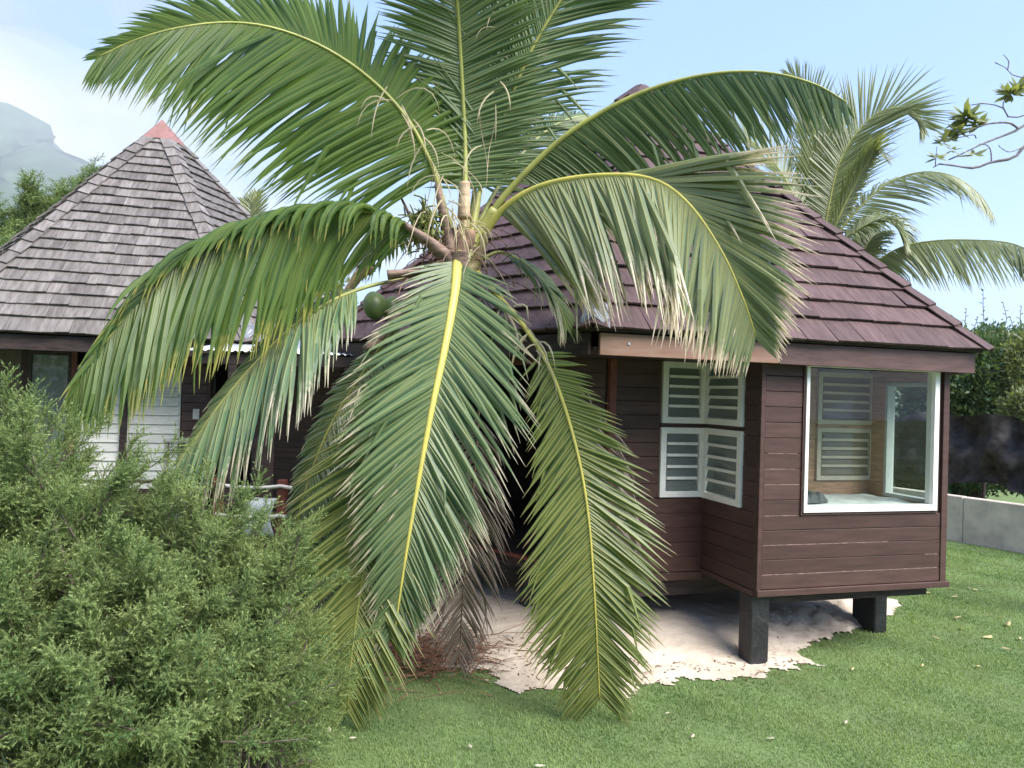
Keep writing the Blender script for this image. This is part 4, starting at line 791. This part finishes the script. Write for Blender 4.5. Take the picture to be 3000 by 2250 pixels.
def sprig_bush(label, blobs, n, seed, base, group=None, scale=1.0, inner=0.35):
    """blobs: (centre, radii, share); a thing with stems and one mass of sprigs"""
    r = np.random.default_rng(seed); o = thing('feathery_bush', label, 'bush', base, group=group); O = np.array(base, float); PT, DI = [], []
    stems = MB()
    for c, rad, sh in blobs:
        c = np.array(c); rad = np.array(rad)
        for q in range(int(n * sh / 15)):
            d = r.normal(size=3); d[2] = d[2] if r.random() < 0.45 else abs(d[2]); d /= np.linalg.norm(d); D = d * np.array([1, 1, 0.6]) + np.array([0, 0, r.uniform(0.3, 0.9)]) + r.normal(size=3) * 0.25; D /= np.linalg.norm(D); ln = r.uniform(0.22, 0.50) * (1.25 if r.random() < 0.15 else 1)
            f0 = r.uniform(0.35, 0.92) * (1 + 0.10 * vnoise(d[[0, 2]] * 3 + seed, 1.3)); p0 = c + d * rad * f0; bend = r.normal(size=3) * 0.12; m = int(8 + ln * 22)
            for k in range(m):
                t = (k + 0.5) / m; p = p0 + D * ln * t + bend * t * t * ln; o_ = r.normal(size=3); o_ -= D * (o_ @ D); o_ /= np.linalg.norm(o_); PT.append(p); DI.append(D * (0.75 + 0.5 * t) + o_ * (0.8 - 0.45 * t))
            PT.append(p0 + D * ln + bend * ln); DI.append(D)
            stems.tube([Vector(p0 - O), Vector(p0 + D * ln * .5 + bend * .25 * ln - O), Vector(p0 + D * ln + bend * ln - O)], [0.006, 0.004, 0.0025], 4, cap=False)
    PT = np.array(PT); DI = np.array(DI)
    ok = (PT[:, 2] > 0.03) & (PT[:, 1] > 1.6); PT, DI = PT[ok], DI[ok]; sc = r.uniform(0.45, 0.95, len(PT)) * scale; Rm = rot_to(DI, r.uniform(0, 6.28, len(PT))); gshift = r.uniform(-0.3, 0.3, len(PT)) + 0.25 * vnoise(PT[:, [0, 2]], 4)
    Vs, Fs, Cs = [], [], []; off = 0; which = r.integers(0, len(TEMPL), len(PT))
    for t, (TV, TF, TC) in enumerate(TEMPL):
        I = np.where(which == t)[0]
        if not len(I): continue
        X = np.einsum('nij,kj->nki', Rm[I], TV) * sc[I][:, None, None] + PT[I][:, None, :] - O; Vs.append(X.reshape(-1, 3)); Fs.append((TF[None] + (np.arange(len(I)) * len(TV))[:, None, None] + off).reshape(-1, 3)); cc_ = np.repeat(TC[None], len(I), 0); cc_[:, :, 1] = np.clip(cc_[:, :, 1] + gshift[I][:, None], 0, 1); Cs.append(cc_.reshape(-1, 4)); off += len(I) * len(TV)
    tag(bulk('foliage', np.concatenate(Vs), np.concatenate(Fs), M['juniper'], o, np.concatenate(Cs)), kind='stuff')
    mb = stems; rd = random.Random(seed)
    for i in range(40):
        q = Vector(PT[r.integers(0, len(PT))]) - Vector(base); st = Vector((rd.gauss(0, .08), rd.gauss(0, .08), -0.05)); mid = st.lerp(q, 0.5) + Vector((rd.gauss(0, .08), rd.gauss(0, .08), -0.10)); sp_, _ = spline([st, mid, q], 8); mb.tube(sp_, [0.016 * (1 - k / 8) + 0.003 for k in range(8)], 5, cap=False)
    mb.obj('stems', M['bark'], o); return o
def blob(px, py, Y, rx, ry, rz, sh): return (tuple(at(px, py, Y)), (rx, ry, rz), sh)
sprig_bush('tall feathery green bush filling the left foreground', [blob(-20, 1715, 3.9, 0.64, 0.62, 0.84, .30), blob(330, 1850, 3.95, 0.55, 0.55, 0.62, .20), blob(120, 2080, 3.6, 0.75, 0.55, 0.70, .26), blob(-250, 1850, 3.8, 0.6, 0.55, 0.85, .08), blob(420, 2150, 3.6, 0.5, 0.45, 0.55, .14), blob(30, 2300, 3.4, 0.7, 0.4, 0.5, .08)], 5700, 41, (at(200, 1700, 3.9).x, 3.9, 0))
sprig_bush('feathery bush with lighter upright sprigs between the tall bush and the palm', [blob(570, 1840, 4.15, 0.40, 0.42, 0.50, .42), blob(510, 2090, 3.9, 0.46, 0.42, 0.50, .38), blob(690, 1840, 4.3, 0.16, 0.24, 0.40, .18)], 2700, 42, (at(640, 1700, 4.1).x, 4.1, 0))
sprig_bush('low open feathery bush at the edge of the lawn below the palm fronds', [blob(735, 2080, 4.35, 0.18, 0.26, 0.30, .5), blob(670, 2240, 4.2, 0.26, 0.28, 0.28, .5)], 800, 43, (at(830, 2000, 4.3).x, 4.3, 0))

# ------------------------------------------------------------------ leafy trees and hedges
def leaf_cloud(name, blobs, n, size, seed, m, parent=None, O=(0, 0, 0), shell=0.55, aspect=0.5, upb=0.4, gaps=0.0):
    r = np.random.default_rng(seed); PT, DI = [], []
    tot = sum(b[2] for b in blobs)
    for c, rad, sh in blobs:
        k = int(n * sh / tot); d = r.normal(size=(k, 3)); d /= np.linalg.norm(d, axis=1, keepdims=True); f_ = r.uniform(shell, 1.0, k) ** 0.6 * (1 + 0.22 * vnoise(d[:, :2] * 3 + seed, 1.5) + 0.12 * vnoise(d[:, 1:] * 8, 1.2)); PT.append(np.array(c) + d * np.array(rad) * f_[:, None]); DI.append(d + np.array([0, 0, upb]) + r.normal(size=(k, 3)) * 0.6)
    PT = np.concatenate(PT); DI = np.concatenate(DI)
    if gaps: ok = vnoise(PT[:, [0, 2]], 2.5) + 0.6 * vnoise(PT[:, [1, 2]], 5.0) > -1 + gaps; PT, DI = PT[ok], DI[ok]
    ok = PT[:, 2] > 0.02; PT, DI = PT[ok], DI[ok]
    k = len(PT); Rm = rot_to(DI, r.uniform(0, 6.28, k)); s = size * r.uniform(0.6, 1.3, k); T = np.array([(0, 0, 0), (aspect * .5, 0.06, .45), (0, 0, 1), (-aspect * .5, 0.06, .45)]); V = np.einsum('nij,kj->nki', Rm, T) * s[:, None, None] + PT[:, None, :] - np.array(O)
    cc_ = np.zeros((k, 4, 4)); cc_[:, :, 0] = T[:, 2][None]; cc_[:, :, 1] = np.clip(r.random(k) * .6 + .2 + 0.3 * vnoise(PT[:, [0, 2]], 1.5), 0, 1)[:, None]; cc_[:, :, 2] = 1.2
    return bulk(name, V.reshape(-1, 3), (np.arange(k)[:, None] * 4 + np.arange(4)[None]), m, parent, cc_.reshape(-1, 4))
def tree(label, base, blobs, n, size, seed, m=None, name='leafy_tree', tr=0.12, **kw):
    o = thing(name, label, 'tree', base); O = Vector(base)
    tag(leaf_cloud('crown', blobs, n, size, seed, m or M['hedge'], o, tuple(base), **kw), kind='stuff')
    mb = MB(); rd = random.Random(seed)
    for c, rad, sh in blobs:
        c = Vector(c) - O; q, _ = spline([(0, 0, -0.1), (c.x * .2, c.y * .2, c.z * .45), tuple(c)], 10); mb.tube(q, [tr * (1 - 0.8 * i / 9) for i in range(10)], 7)
        for j in range(6):
            e = c + Vector((rd.gauss(0, .5) * rad[0], rd.gauss(0, .5) * rad[1], rd.gauss(0.2, .4) * rad[2])); q2, _ = spline([q[5], (q[5] + e) / 2 + Vector((0, 0, .1)), e], 6); mb.tube(q2, [tr * .35 * (1 - .8 * i / 5) for i in range(6)], 5)
    mb.obj('trunk', M['bark'], o); return o
def B(px, py, Y, rx, ry, rz, sh=1.0): return (tuple(at(px, py, Y)), (rx, ry, rz), sh)
# right side: trees behind the shade net
tree('dense dark green tree right behind the black shade net', (at(2860, 1300, 17.5).x, 17.5, 0), [B(2850, 1150, 17.5, 1.5, 1.2, 1.55), B(2960, 1130, 17.8, 1.3, 1.2, 1.35), B(2900, 1300, 17.2, 1.8, 1.0, 1.1)], 44000, 0.13, 51)
tree('lighter green bushy tree at the right edge beyond the net', (at(3060, 1300, 16.6).x, 16.6, 0), [B(3040, 1120, 16.6, 1.0, 1.0, 1.2), B(3060, 1210, 15.0, 0.75, 0.5, 0.5), B(3120, 1250, 16.4, 1.2, 1.0, 1.2)], 30000, 0.10, 52, M['frangi'])
tree('dark green bush behind the net next to the bungalow corner', (at(2760, 1330, 18.5).x, 18.5, 0), [B(2770, 1200, 18.5, 1.1, 0.9, 1.5), B(2740, 1350, 18.2, 1.3, 0.9, 1.2)], 26000, 0.12, 53)
# shrubs with upright leafy stems against the sky
def stem_shrub(label, stems, seed, leafs=0.085):
    b0 = at(stems[0][0], stems[0][1], stems[0][3]); o = thing('leafy_shrub', label, 'shrub', (b0.x, b0.y, 0)); O = Vector(o.location); mb = MB(); V, F, Cc = [], [], []; rd = random.Random(seed); lf_ = MB()
    for (px, py, ptop, Y, lean) in stems:
        a = at(px, py, Y) - O; b = at(px + lean, ptop, Y) - O; foot = Vector((a.x * .3, a.y * .3, 0)); q, _ = spline([foot, a, (a + b) / 2 + Vector((rd.gauss(0, .04), 0, 0)), b], 14); mb.tube(q, [0.02 * (1 - .8 * i / 13) + .003 for i in range(14)], 5)
        for i in range(34):
            t = 0.35 + 0.65 * i / 33; f_ = t * 13; k = min(12, int(f_)); p = q[k].lerp(q[k + 1], f_ - k); w = i * 2.4; d = Vector((math.cos(w), math.sin(w), rd.uniform(.1, .8))).normalized(); V2, F2, C2 = leaflet(p, d, Vector((0, 0, 1)), leafs * rd.uniform(.7, 1.2), leafs * 0.5, 0.4, 3, rd, 1.2, 0); lf_.add(V2, F2, C2)
    mb.obj('stems', M['bark'], o); tag(lf_.obj('leaves', M['hedge'], o), kind='stuff'); return o
stem_shrub('shrub with tall leafy stems against the sky right of the brown roof', [(2835, 1000, 905, 19.6, -4), (2880, 1000, 852, 19.6, 0), (2935, 1000, 888, 19.7, 4), (2855, 1000, 930, 19.5, 10), (2990, 1000, 898, 19.6, 2), (2810, 1000, 925, 19.8, -20), (2960, 1000, 930, 19.5, 0)], 61, 0.115)
# low wall, net and its posts
w0, w1 = on(2770, 1580), on(3000, 1622); wd = (w1 - w0).normalized(); wn = Vector((wd.y, -wd.x, 0))
if wn.y > 0: wn = -wn
gw_ = thing('garden_wall', 'low grey rendered concrete wall along the edge of the lawn', 'wall', w0 - wd * 3.5, math.atan2(wd.y, wd.x))
for i in range(5):
    mb = MB(); mb.box(i * 1.9, 0.0, -0.2, i * 1.9 + 1.894, 0.16, 0.83 + 0.012 * math.sin(i * 3)); mb.obj('wall_section', M['concrete'], gw_, bevel=0.015)
nf = thing('shade_net', 'black crumpled shade netting strung behind the low concrete wall', 'netting', w0 - wd * 3.0 - wn * 1.3, math.atan2(wd.y, wd.x))
nu, nv = 110, 26; V = []
for i in range(nu):
    for j in range(nv):
        a, b = i / (nu - 1) * 8.0, j / (nv - 1); sag = 0.12 * math.sin(a * 1.25) ** 2
        y = 0.17 * math.sin(a * 5 + b * 4 + 2 * math.sin(a * 1.7)) * (1 - 0.3 * b) + 0.11 * math.sin(b * 9 + a * 2.2 + 1.5 * math.sin(a * 3)) + 0.05 * math.sin(a * 11 - b * 13 + 2 * math.sin(a * 2.3))
        V.append((a, y, 0.95 + b * 1.40 - sag + 0.10 * math.sin(a * 2.1 + 1) * (1 - b) + 0.07 * math.sin(a * 4.3) * b))
mb = MB(); mb.add(V, [(i * nv + j, (i + 1) * nv + j, (i + 1) * nv + j + 1, i * nv + j + 1) for i in range(nu - 1) for j in range(nv - 1)]); no_ = mb.obj('net_sheet', M['net'], nf, smooth=True)
for x in (0.3, 2.85, 5.6, 7.2):
    mb = MB(); mb.tube([(x, 0.30, -0.1), (x, 0.30, 2.2)], 0.035, 8); mb.obj('post', M['darkwood'], nf)
# neighbour's roof beyond the hedge
nr = thing('distant_house', 'brown hipped roof of a house beyond the trees at the right edge', 'house', (at(2990, 1180, 26).x, 26, 0)); O = Vector(nr.location)
mb = MB(); zt = at(2950, 962, 26).z; mb.add([(-4.2, -2, zt - 1.6), (4.2, -2, zt - 1.6), (4.2, 4, zt - 1.6), (-4.2, 4, zt - 1.6), (-1.6, 1, zt), (2.5, 1, zt)], [(0, 1, 5, 4), (1, 2, 5), (2, 3, 4, 5), (3, 0, 4), (3, 2, 1, 0)]); mb.obj('roof', M['rust_roof'], nr)
mb = MB(); mb.box(-3.7, -1.6, 0, 3.7, 3.6, zt - 1.605); mb.obj('wall', M['whitewood'], nr)
# left: trees behind the grey roof
def ironwood(label, px, ptop, pbot, Y, seed, w=0.9, shoots=9):
    b = at(px, pbot, Y); top = at(px, ptop, Y); o = thing('ironwood_tree', label, 'tree', (b.x, Y, 0)); O = Vector(o.location); mb = MB(); rd = random.Random(seed); PTS, DIS = [], []
    mb.tube([(0, 0, -.1), (0, 0, top.z * .7), (0, 0, top.z - 0.3)], [0.16, 0.08, 0.02], 7)
    for i in range(shoots):
        x = rd.uniform(-w, w); h = top.z - rd.uniform(0, 1.1) - abs(x) * 0.5; q, _ = spline([(0, 0, h * .55), (x * .6, rd.uniform(-.4, .4), h * .75), (x, rd.uniform(-.5, .5), h)], 16); mb.tube(q, [0.035 * (1 - .85 * k / 15) for k in range(16)], 5)
        for k in range(150):
            t = rd.random() ** 0.7; f_ = t * 15; j = min(14, int(f_)); p = q[j].lerp(q[j + 1], f_ - j); wdt = 0.42 * (1 - t) + 0.06; PTS.append(tuple(p + Vector((rd.gauss(0, wdt), rd.gauss(0, wdt), rd.gauss(0, .12))) + O)); DIS.append((rd.gauss(0, .6), rd.gauss(0, .6), rd.uniform(.3, 1.2)))
    PT = np.array(PTS); Rm = rot_to(np.array(DIS), np.random.default_rng(seed).uniform(0, 6.28, len(PT))); sc = np.random.default_rng(seed).uniform(1.0, 2.0, len(PT)); TV, TF, TC = TEMPL[0]; keep = np.arange(len(TF)) % 3 == 0; TF2 = TF[keep]
    X = np.einsum('nij,kj->nki', Rm, TV) * sc[:, None, None] + PT[:, None, :] - np.array(O); fw_ = (TF2[None] + (np.arange(len(PT)) * len(TV))[:, None, None]).reshape(-1, 3); cc_ = np.repeat(TC[None], len(PT), 0)
    Xc = X.reshape(-1, len(TV), 3); tri = Xc[:, TF2]; ctr = tri.mean(2, keepdims=True); tri = ctr + (tri - ctr) * np.array([2.2, 2.2, 1.3]); col = cc_[:, TF2]
    V = tri.reshape(-1, 3); tag(bulk('crown', V, np.arange(len(V)).reshape(-1, 3), M['juniper'], o, col.reshape(-1, 4)), kind='stuff'); mb.obj('trunk', M['bark'], o); return o
ironwood('feathery tree with tall pointed shoots at the left edge behind the grey roof', 60, 505, 900, 19, 71, 0.9, 10)
ironwood('feathery tree with bare tipped shoots behind the grey roof slope', 165, 520, 900, 20, 72, 0.7, 9)
ironwood('olive feathery tree nearest the peak of the grey roof', 262, 488, 900, 21, 73, 0.6, 8)
ironwood('dark feathery tree low at the left edge beside the grey roof', -30, 640, 950, 17, 74, 0.8, 8)
tree('bright yellow green shrub in the gap between the two roofs', (at(900, 1000, 15).x, 15, 0), [B(905, 860, 15, 0.75, 0.6, 0.75), B(870, 960, 15, 0.8, 0.6, 0.9)], 3600, 0.15, 55, M['frangi'], 'garden_shrub', 0.06)

# ---- frangipani: trunk right of the view, bare branches with tufts of leaves reaching in
fg = thing('frangipani_tree', 'frangipani tree with bare grey branches and leaf tufts at the upper right', 'tree', (6.9, 8.8, 0)); O = Vector(fg.location); YF = 8.8
mb = MB(); V0 = [(0, 0, -0.1), (-0.1, 0, 1.4), (0.0, 0, 2.6)]; q, _ = spline(V0, 12); mb.tube(q, [0.17 - 0.006 * i for i in range(12)], 9); mb.obj('trunk', M['greybark'], fg, smooth=True)
br_ = MB()
def branch(pts, r0, r1, first=None):
    P = [at(x, y, YF + dz) - O for x, y, dz in pts]
    if first: P = [Vector(first)] + P
    q, _ = spline(P, 10 + 4 * len(P)); k = len(q); br_.tube(q, [r0 + (r1 - r0) * i / (k - 1) + 0.0015 * math.sin(i * 1.9) for i in range(k)], 6)
branch([(3150, 350, 0), (3060, 392, 0), (3000, 430, 0), (2970, 462, 0), (2905, 475, 0), (2855, 492, 0), (2800, 486, -.1), (2755, 480, -.1), (2735, 490, -.15)], 0.06, 0.008, (0, 0, 2.6))
branch([(3120, 300, .1), (3050, 330, .1), (2985, 378, .1), (2920, 405, .1), (2870, 425, 0), (2820, 450, 0), (2780, 468, 0)], 0.05, 0.008, (0, 0, 2.6))
branch([(2985, 378, .1), (2955, 360, .05), (2900, 362, 0), (2860, 375, 0), (2820, 392, 0), (2790, 402, 0)], 0.014, 0.007)
branch([(3100, 270, .2), (3020, 330, .2), (2960, 345, .2), (2945, 322, .2), (2930, 312, .2), (2900, 305, .15), (2870, 303, .1), (2845, 308, .1)], 0.03, 0.006, (0, 0, 2.6))
branch([(2905, 475, 0), (2902, 440, 0), (2890, 425, 0), (2868, 422, 0)], 0.010, 0.006)
branch([(2860, 405, 0.05), (2850, 395, 0), (2800, 405, 0)], 0.007, 0.005)
branch([(3060, 230, .1), (3000, 228, .1), (2970, 222, .1), (2952, 205, .1), (2935, 190, .1), (2915, 183, .1)], 0.022, 0.005, (0.1, 0, 2.7))
branch([(2952, 205, .1), (2955, 180, .1), (2940, 160, .1)], 0.008, 0.004)
branch([(3000, 430, 0), (2960, 445, -.1), (2935, 435, -.1), (2925, 425, -.1)], 0.009, 0.004)
branch([(2940, 320, .2), (2940, 300, .2), (2960, 275, .2)], 0.008, 0.005)
branch([(2740, 488, -.1), (2742, 460, -.1), (2745, 430, -.1)], 0.007, 0.004)
br_.obj('branches', M['greybark'], fg, smooth=True)
def tuft(px, py, dz, n, L, seed, cols='frangi', up=(0, 0, 1)):
    rd = random.Random(seed); c = at(px, py, YF + dz) - O; b = MB(); up = Vector(up)
    for i in range(n):
        w = i * 2.4 + rd.uniform(-.3, .3); el = rd.uniform(-0.5, 0.95); d = Vector((math.cos(w) * math.cos(el), math.sin(w) * math.cos(el), math.sin(el))); V, F, Cc = leaflet(c + d * 0.02, d, Vector((0.2, -0.6, 0.9)), L * 1.0 * rd.uniform(.7, 1.15), L * 0.40, 0.25, 5, rd, 1.2, 0, g=rd.uniform(.2, 1)); b.add(V, F, Cc)
    return b.obj('leaf_tuft', M[cols], fg)
for k, (x, y, dz, n, L) in enumerate(((2830, 345, 0, 26, 0.21), (2805, 385, 0, 18, 0.17), (2862, 365, .05, 14, 0.17), (2775, 405, 0, 12, 0.14), (2760, 418, -.05, 10, 0.13), (2960, 275, .2, 20, 0.21), (2985, 262, .25, 14, 0.18), (2745, 462, -.1, 10, 0.13), (2855, 455, -.02, 6, 0.16), (2790, 440, -.05, 6, 0.10))): tuft(x, y, dz, n, L, 200 + k)

# ------------------------------------------------------------------ lawn blades, litter
nb = 330000
YY = 4.3 + 8.9 * rng.random(nb) ** 1.25; XX = -1.9 + rng.random(nb) * (YY * 0.78 + 1.9 + 0.3); P2 = np.stack([XX, YY], 1); e_ = sand_edge(P2)
lxx = (XX - HR_O.x) * uR.x + (YY - HR_O.y) * uR.y; lyy = (XX - HR_O.x) * vR.x + (YY - HR_O.y) * vR.y
pro = np.clip(0.75 - e_ * 4.5, 0, 1) * np.where(e_ > 0.16, 0.02, 1) * (0.62 + 0.38 * vnoise(P2, 2.1)) + 0.22 * (e_ < 0)
ok = (rng.random(nb) < pro) & ((P2 - np.array([w0.x, w0.y])) @ np.array([wn.x, wn.y]) > 0.02)
P2 = P2[ok]; k = len(P2); hgt = rng.uniform(0.010, 0.026, k) * (1 + 0.3 * vnoise(P2, 1.6)); az = rng.uniform(0, 6.28, k); ln_ = rng.uniform(0.1, 0.9, k) * hgt; wb = rng.uniform(0.0022, 0.0042, k) * (1 + 0.10 * (P2[:, 1] - 5))
dx, dy = np.cos(az), np.sin(az); z0_ = np.where(sand_edge(P2) > 0, 0.004, -0.002)
V = np.stack([np.stack([P2[:, 0] - dy * wb, P2[:, 1] + dx * wb, z0_], 1), np.stack([P2[:, 0] + dy * wb, P2[:, 1] - dx * wb, z0_], 1), np.stack([P2[:, 0] + dx * ln_, P2[:, 1] + dy * ln_, hgt], 1)], 1)
col = np.zeros((k, 3, 4)); col[:, 2, 0] = 1; col[:, :, 1] = np.clip(0.45 + 0.38 * vnoise(P2, 1.3) + 0.28 * vnoise(P2[:, ::-1], 3.3) + rng.normal(0, .15, k), 0, 1)[:, None]; col[:, :, 2] = 0.95
tag(bulk('grass', V.reshape(-1, 3), np.arange(3 * k).reshape(-1, 3), M['grassblade'], None, col.reshape(-1, 4)), kind='stuff')
# taller tufts beside the right post
def leaf_on_ground(px, py, m, size, k, label, group, name='fallen_leaf', h=0.03):
    rd = random.Random(k); p = on(px, py, h); V, F, Cc = leaflet(Vector((0, 0, 0)), Vector((1, 0, rd.uniform(-.05, .15))), Vector((0, 0, 1)), size, size * rd.uniform(.35, .5), -0.1 + rd.uniform(0, .3), 4, rd, 1.2, 0); mb = MB(); mb.add(V, F, Cc); o = mb.obj(name, m); o.location = p; o.rotation_euler = (rd.uniform(-.2, .2), rd.uniform(-.15, .15), rd.uniform(0, 6.28)); tag(o, label, 'leaf', group); return o
LG = 'fallen leaves scattered on the lawn'
LEAF = [(2950, 1830, .13, 'largest dry yellow leaf on the lawn, at the right edge of the photo'), (2905, 1862, .11, 'long dry yellow leaf just below left of the largest fallen leaf'), (2795, 1808, .09, 'dry leaf on the lawn right of the rear black post, left one of a pair'), (2815, 1840, .08, 'dry leaf on the lawn below the left one of the pair by the rear post'),
    (2850, 1725, .08, 'dry leaf on the far lawn, right one of two touching leaves below the low wall'), (2840, 1720, .07, 'dry leaf on the far lawn, left one of two touching leaves below the low wall'), (2802, 1745, .10, 'broad dry leaf on the lawn beside the corner of the bay'), (2935, 1895, .08, 'lowest dry leaf on the lawn near the right edge'),
    (2725, 1735, .07, 'small dry leaf closest to the bay wall at its right corner'), (2500, 1955, .06, 'small dry leaf on the lawn between front post and right edge'), (2880, 1800, .06, 'tiny dry leaf up and left of the largest fallen leaf'), (2752, 1870, .07, 'small dry leaf alone on the lawn right of the rear black post'), (2985, 1870, .08, 'dry leaf cut close to the right border of the view'), (2700, 1950, .06, 'small dry leaf low on the lawn beneath the lone one by the rear post'), (2860, 1950, .06, 'small dry leaf furthest down the right side of the lawn')]
for k, (x, y, s, lb) in enumerate(LEAF): leaf_on_ground(x, y, M['dryleaf'], s, 300 + k, lb, LG)
PALE = [(1960, 2086, .05, 'tiny pale leaf on the lawn right below the sand patch'), (2032, 2150, .06, 'tiny pale leaf on the front lawn below right of the hanging frond tip'), (1568, 2240, .07, 'pale leaf at the very bottom of the lawn below the palm'), (1375, 2180, .06, 'tiny pale leaf on the lawn below the dead frond'), (1025, 2160, .05, 'tiny pale leaf on the lawn under the lowest left frond tip'), (2480, 2110, .05, 'tiny pale leaf on the open lawn below the front post, the right one'), (2268, 2160, .06, 'tiny pale leaf on the open lawn below the front post, the left one')]
for k, (x, y, s, lb) in enumerate(PALE): leaf_on_ground(x, y, M['paleleaf'], s, 330 + k, lb, 'pale leaves on the front lawn')
DRY = [(905, 2120, .10), (940, 2125, .11), (965, 2150, .09), (815, 2135, .08), (880, 2100, .07), (1000, 2070, .05), (850, 2070, .09)]
for k, (x, y, s) in enumerate(DRY): leaf_on_ground(x, y, M['paleleaf'], s, 350 + k, 'curled whitish dry leaf beside the low open bush', 'whitish dry leaves by the bush', h=0.08)
# brown leaf litter under the palm
mb = MB(); rd = random.Random(77)
for i in range(620):
    p = on(1225 + rd.gauss(0, 110), 1955 + rd.gauss(0, 22), 0.02) + Vector((0, rd.gauss(0.25, .25), abs(rd.gauss(0, .05)))); d = Vector((rd.gauss(0, 1), rd.gauss(0, .6), rd.gauss(.05, .2))).normalized(); V, F, Cc = leaflet(p, d, Vector((0, 0, 1)), rd.uniform(.15, .5), 0.014, 0.15, 3, rd, 2, 0); mb.add(V, F, Cc)
tag(mb.obj('leaf_litter', M['brownleaf']), kind='stuff')
mb = MB()
for i in range(1800):
    t = rd.random(); p = HR_O + uR * rd.uniform(-1.2, 3.9) + vR * rd.uniform(-0.7, 1.6)
    if sand_dist(np.array([[p.x, p.y]]))[0] < 0.02: continue
    p.z = 0.045 + min(0.5, sand_dist(np.array([[p.x, p.y]]))[0]) * 0.07; d = Vector((rd.gauss(0, 1), rd.gauss(0, 1), rd.gauss(.0, .15))).normalized(); V, F, Cc = leaflet(p - Vector((0, 0, .03)), d, Vector((0, 0, 1)), rd.uniform(.02, .07), rd.uniform(.008, .02), 0, 2, rd, 2, 0); mb.add(V, F, Cc)
tag(mb.obj('sand_litter', M['brownleaf']), kind='stuff')

# ------------------------------------------------------------------ mountain and the air in front of it
nx_, ny_ = 90, 24; V = []
for i in range(nx_):
    for j in range(ny_):
        x = -2700 + 2500 * i / (nx_ - 1); t = j / (ny_ - 1); ridge = 600 * math.exp(-((x + 1300) / 800) ** 2) + 30 * math.sin(x * 0.009) + 14 * math.sin(x * 0.027 + 1); ridge = max(0, ridge)
        V.append((x + 30 * math.sin(j * 1.7 + i), 1250 + 700 * t + 60 * math.sin(i * .9), ridge * (math.sin(t * math.pi) ** 0.8) * (1 + 0.03 * math.sin(i * 0.5 + j * 0.8)) - 6))
mb = MB(); mb.add(V, [(i * ny_ + j, (i + 1) * ny_ + j, (i + 1) * ny_ + j + 1, i * ny_ + j + 1) for i in range(nx_ - 1) for j in range(ny_ - 1)]); tag(mb.obj('mountain', M['mountain'], smooth=True), kind='structure')
# trees on the far side of the garden behind the viewer, seen in the window's reflection
tag(leaf_cloud('treeline', [((-9, -13, 2.6), (4, 2, 2.9), 1), ((-2, -14, 2.4), (4, 2, 2.6), 1), ((5, -13, 2.8), (4, 2, 3.3), 1), ((12, -12, 2.4), (4, 2, 2.6), 1), ((17, -9, 2.4), (3, 2, 2.8), 1)], 16000, 0.34, 91, M['hedge'], gaps=0.25), kind='stuff')

hz = MB(); hz.box(-3200, -80, -8, 3200, 4100, 720); ho = hz.obj('haze', None); tag(ho, kind='stuff')
hm = bpy.data.materials.new('haze'); hm.use_nodes = True; t = hm.node_tree; t.nodes.clear(); o = N(t, 'ShaderNodeOutputMaterial'); pv = N(t, 'ShaderNodeVolumePrincipled'); pv.inputs['Color'].default_value = (0.86, 0.92, 1.0, 1); pv.inputs['Density'].default_value = 0.00018; pv.inputs['Anisotropy'].default_value = 0.2
t.links.new(pv.outputs[0], o.inputs['Volume']); ho.data.materials.append(hm)

# the cloud that sits on the mountain's shoulders
cm = bpy.data.materials.new('cloud'); cm.use_nodes = True; t = cm.node_tree; t.nodes.clear(); o = N(t, 'ShaderNodeOutputMaterial'); pv = N(t, 'ShaderNodeVolumePrincipled'); pv.inputs['Color'].default_value = (0.95, 0.97, 1.0, 1); pv.inputs['Density'].default_value = 0.0010
t.links.new(pv.outputs[0], o.inputs['Volume'])
bm = bmesh.new()
for k_, (cx, cy, cz, rx, ry, rz) in enumerate(((-1250, 1150, 470, 420, 160, 130), (-800, 1100, 400, 330, 150, 120), (-1050, 1020, 330, 260, 120, 80))):
    r_ = bmesh.ops.create_icosphere(bm, subdivisions=4, radius=1.0)
    for v in r_['verts']:
        n_ = v.co.copy(); f_ = 1 + 0.16 * math.sin(5 * n_.x + 3 * n_.z + k_) * math.cos(4 * n_.y + 2 * k_) + 0.09 * math.sin(11 * n_.x + 7 * n_.z) ; v.co = Vector((cx + n_.x * rx * f_, cy + n_.y * ry * f_, cz + n_.z * rz * f_))
me = bpy.data.meshes.new('cloud'); bm.to_mesh(me); bm.free(); tag(link('cloud', me, cm), kind='stuff')
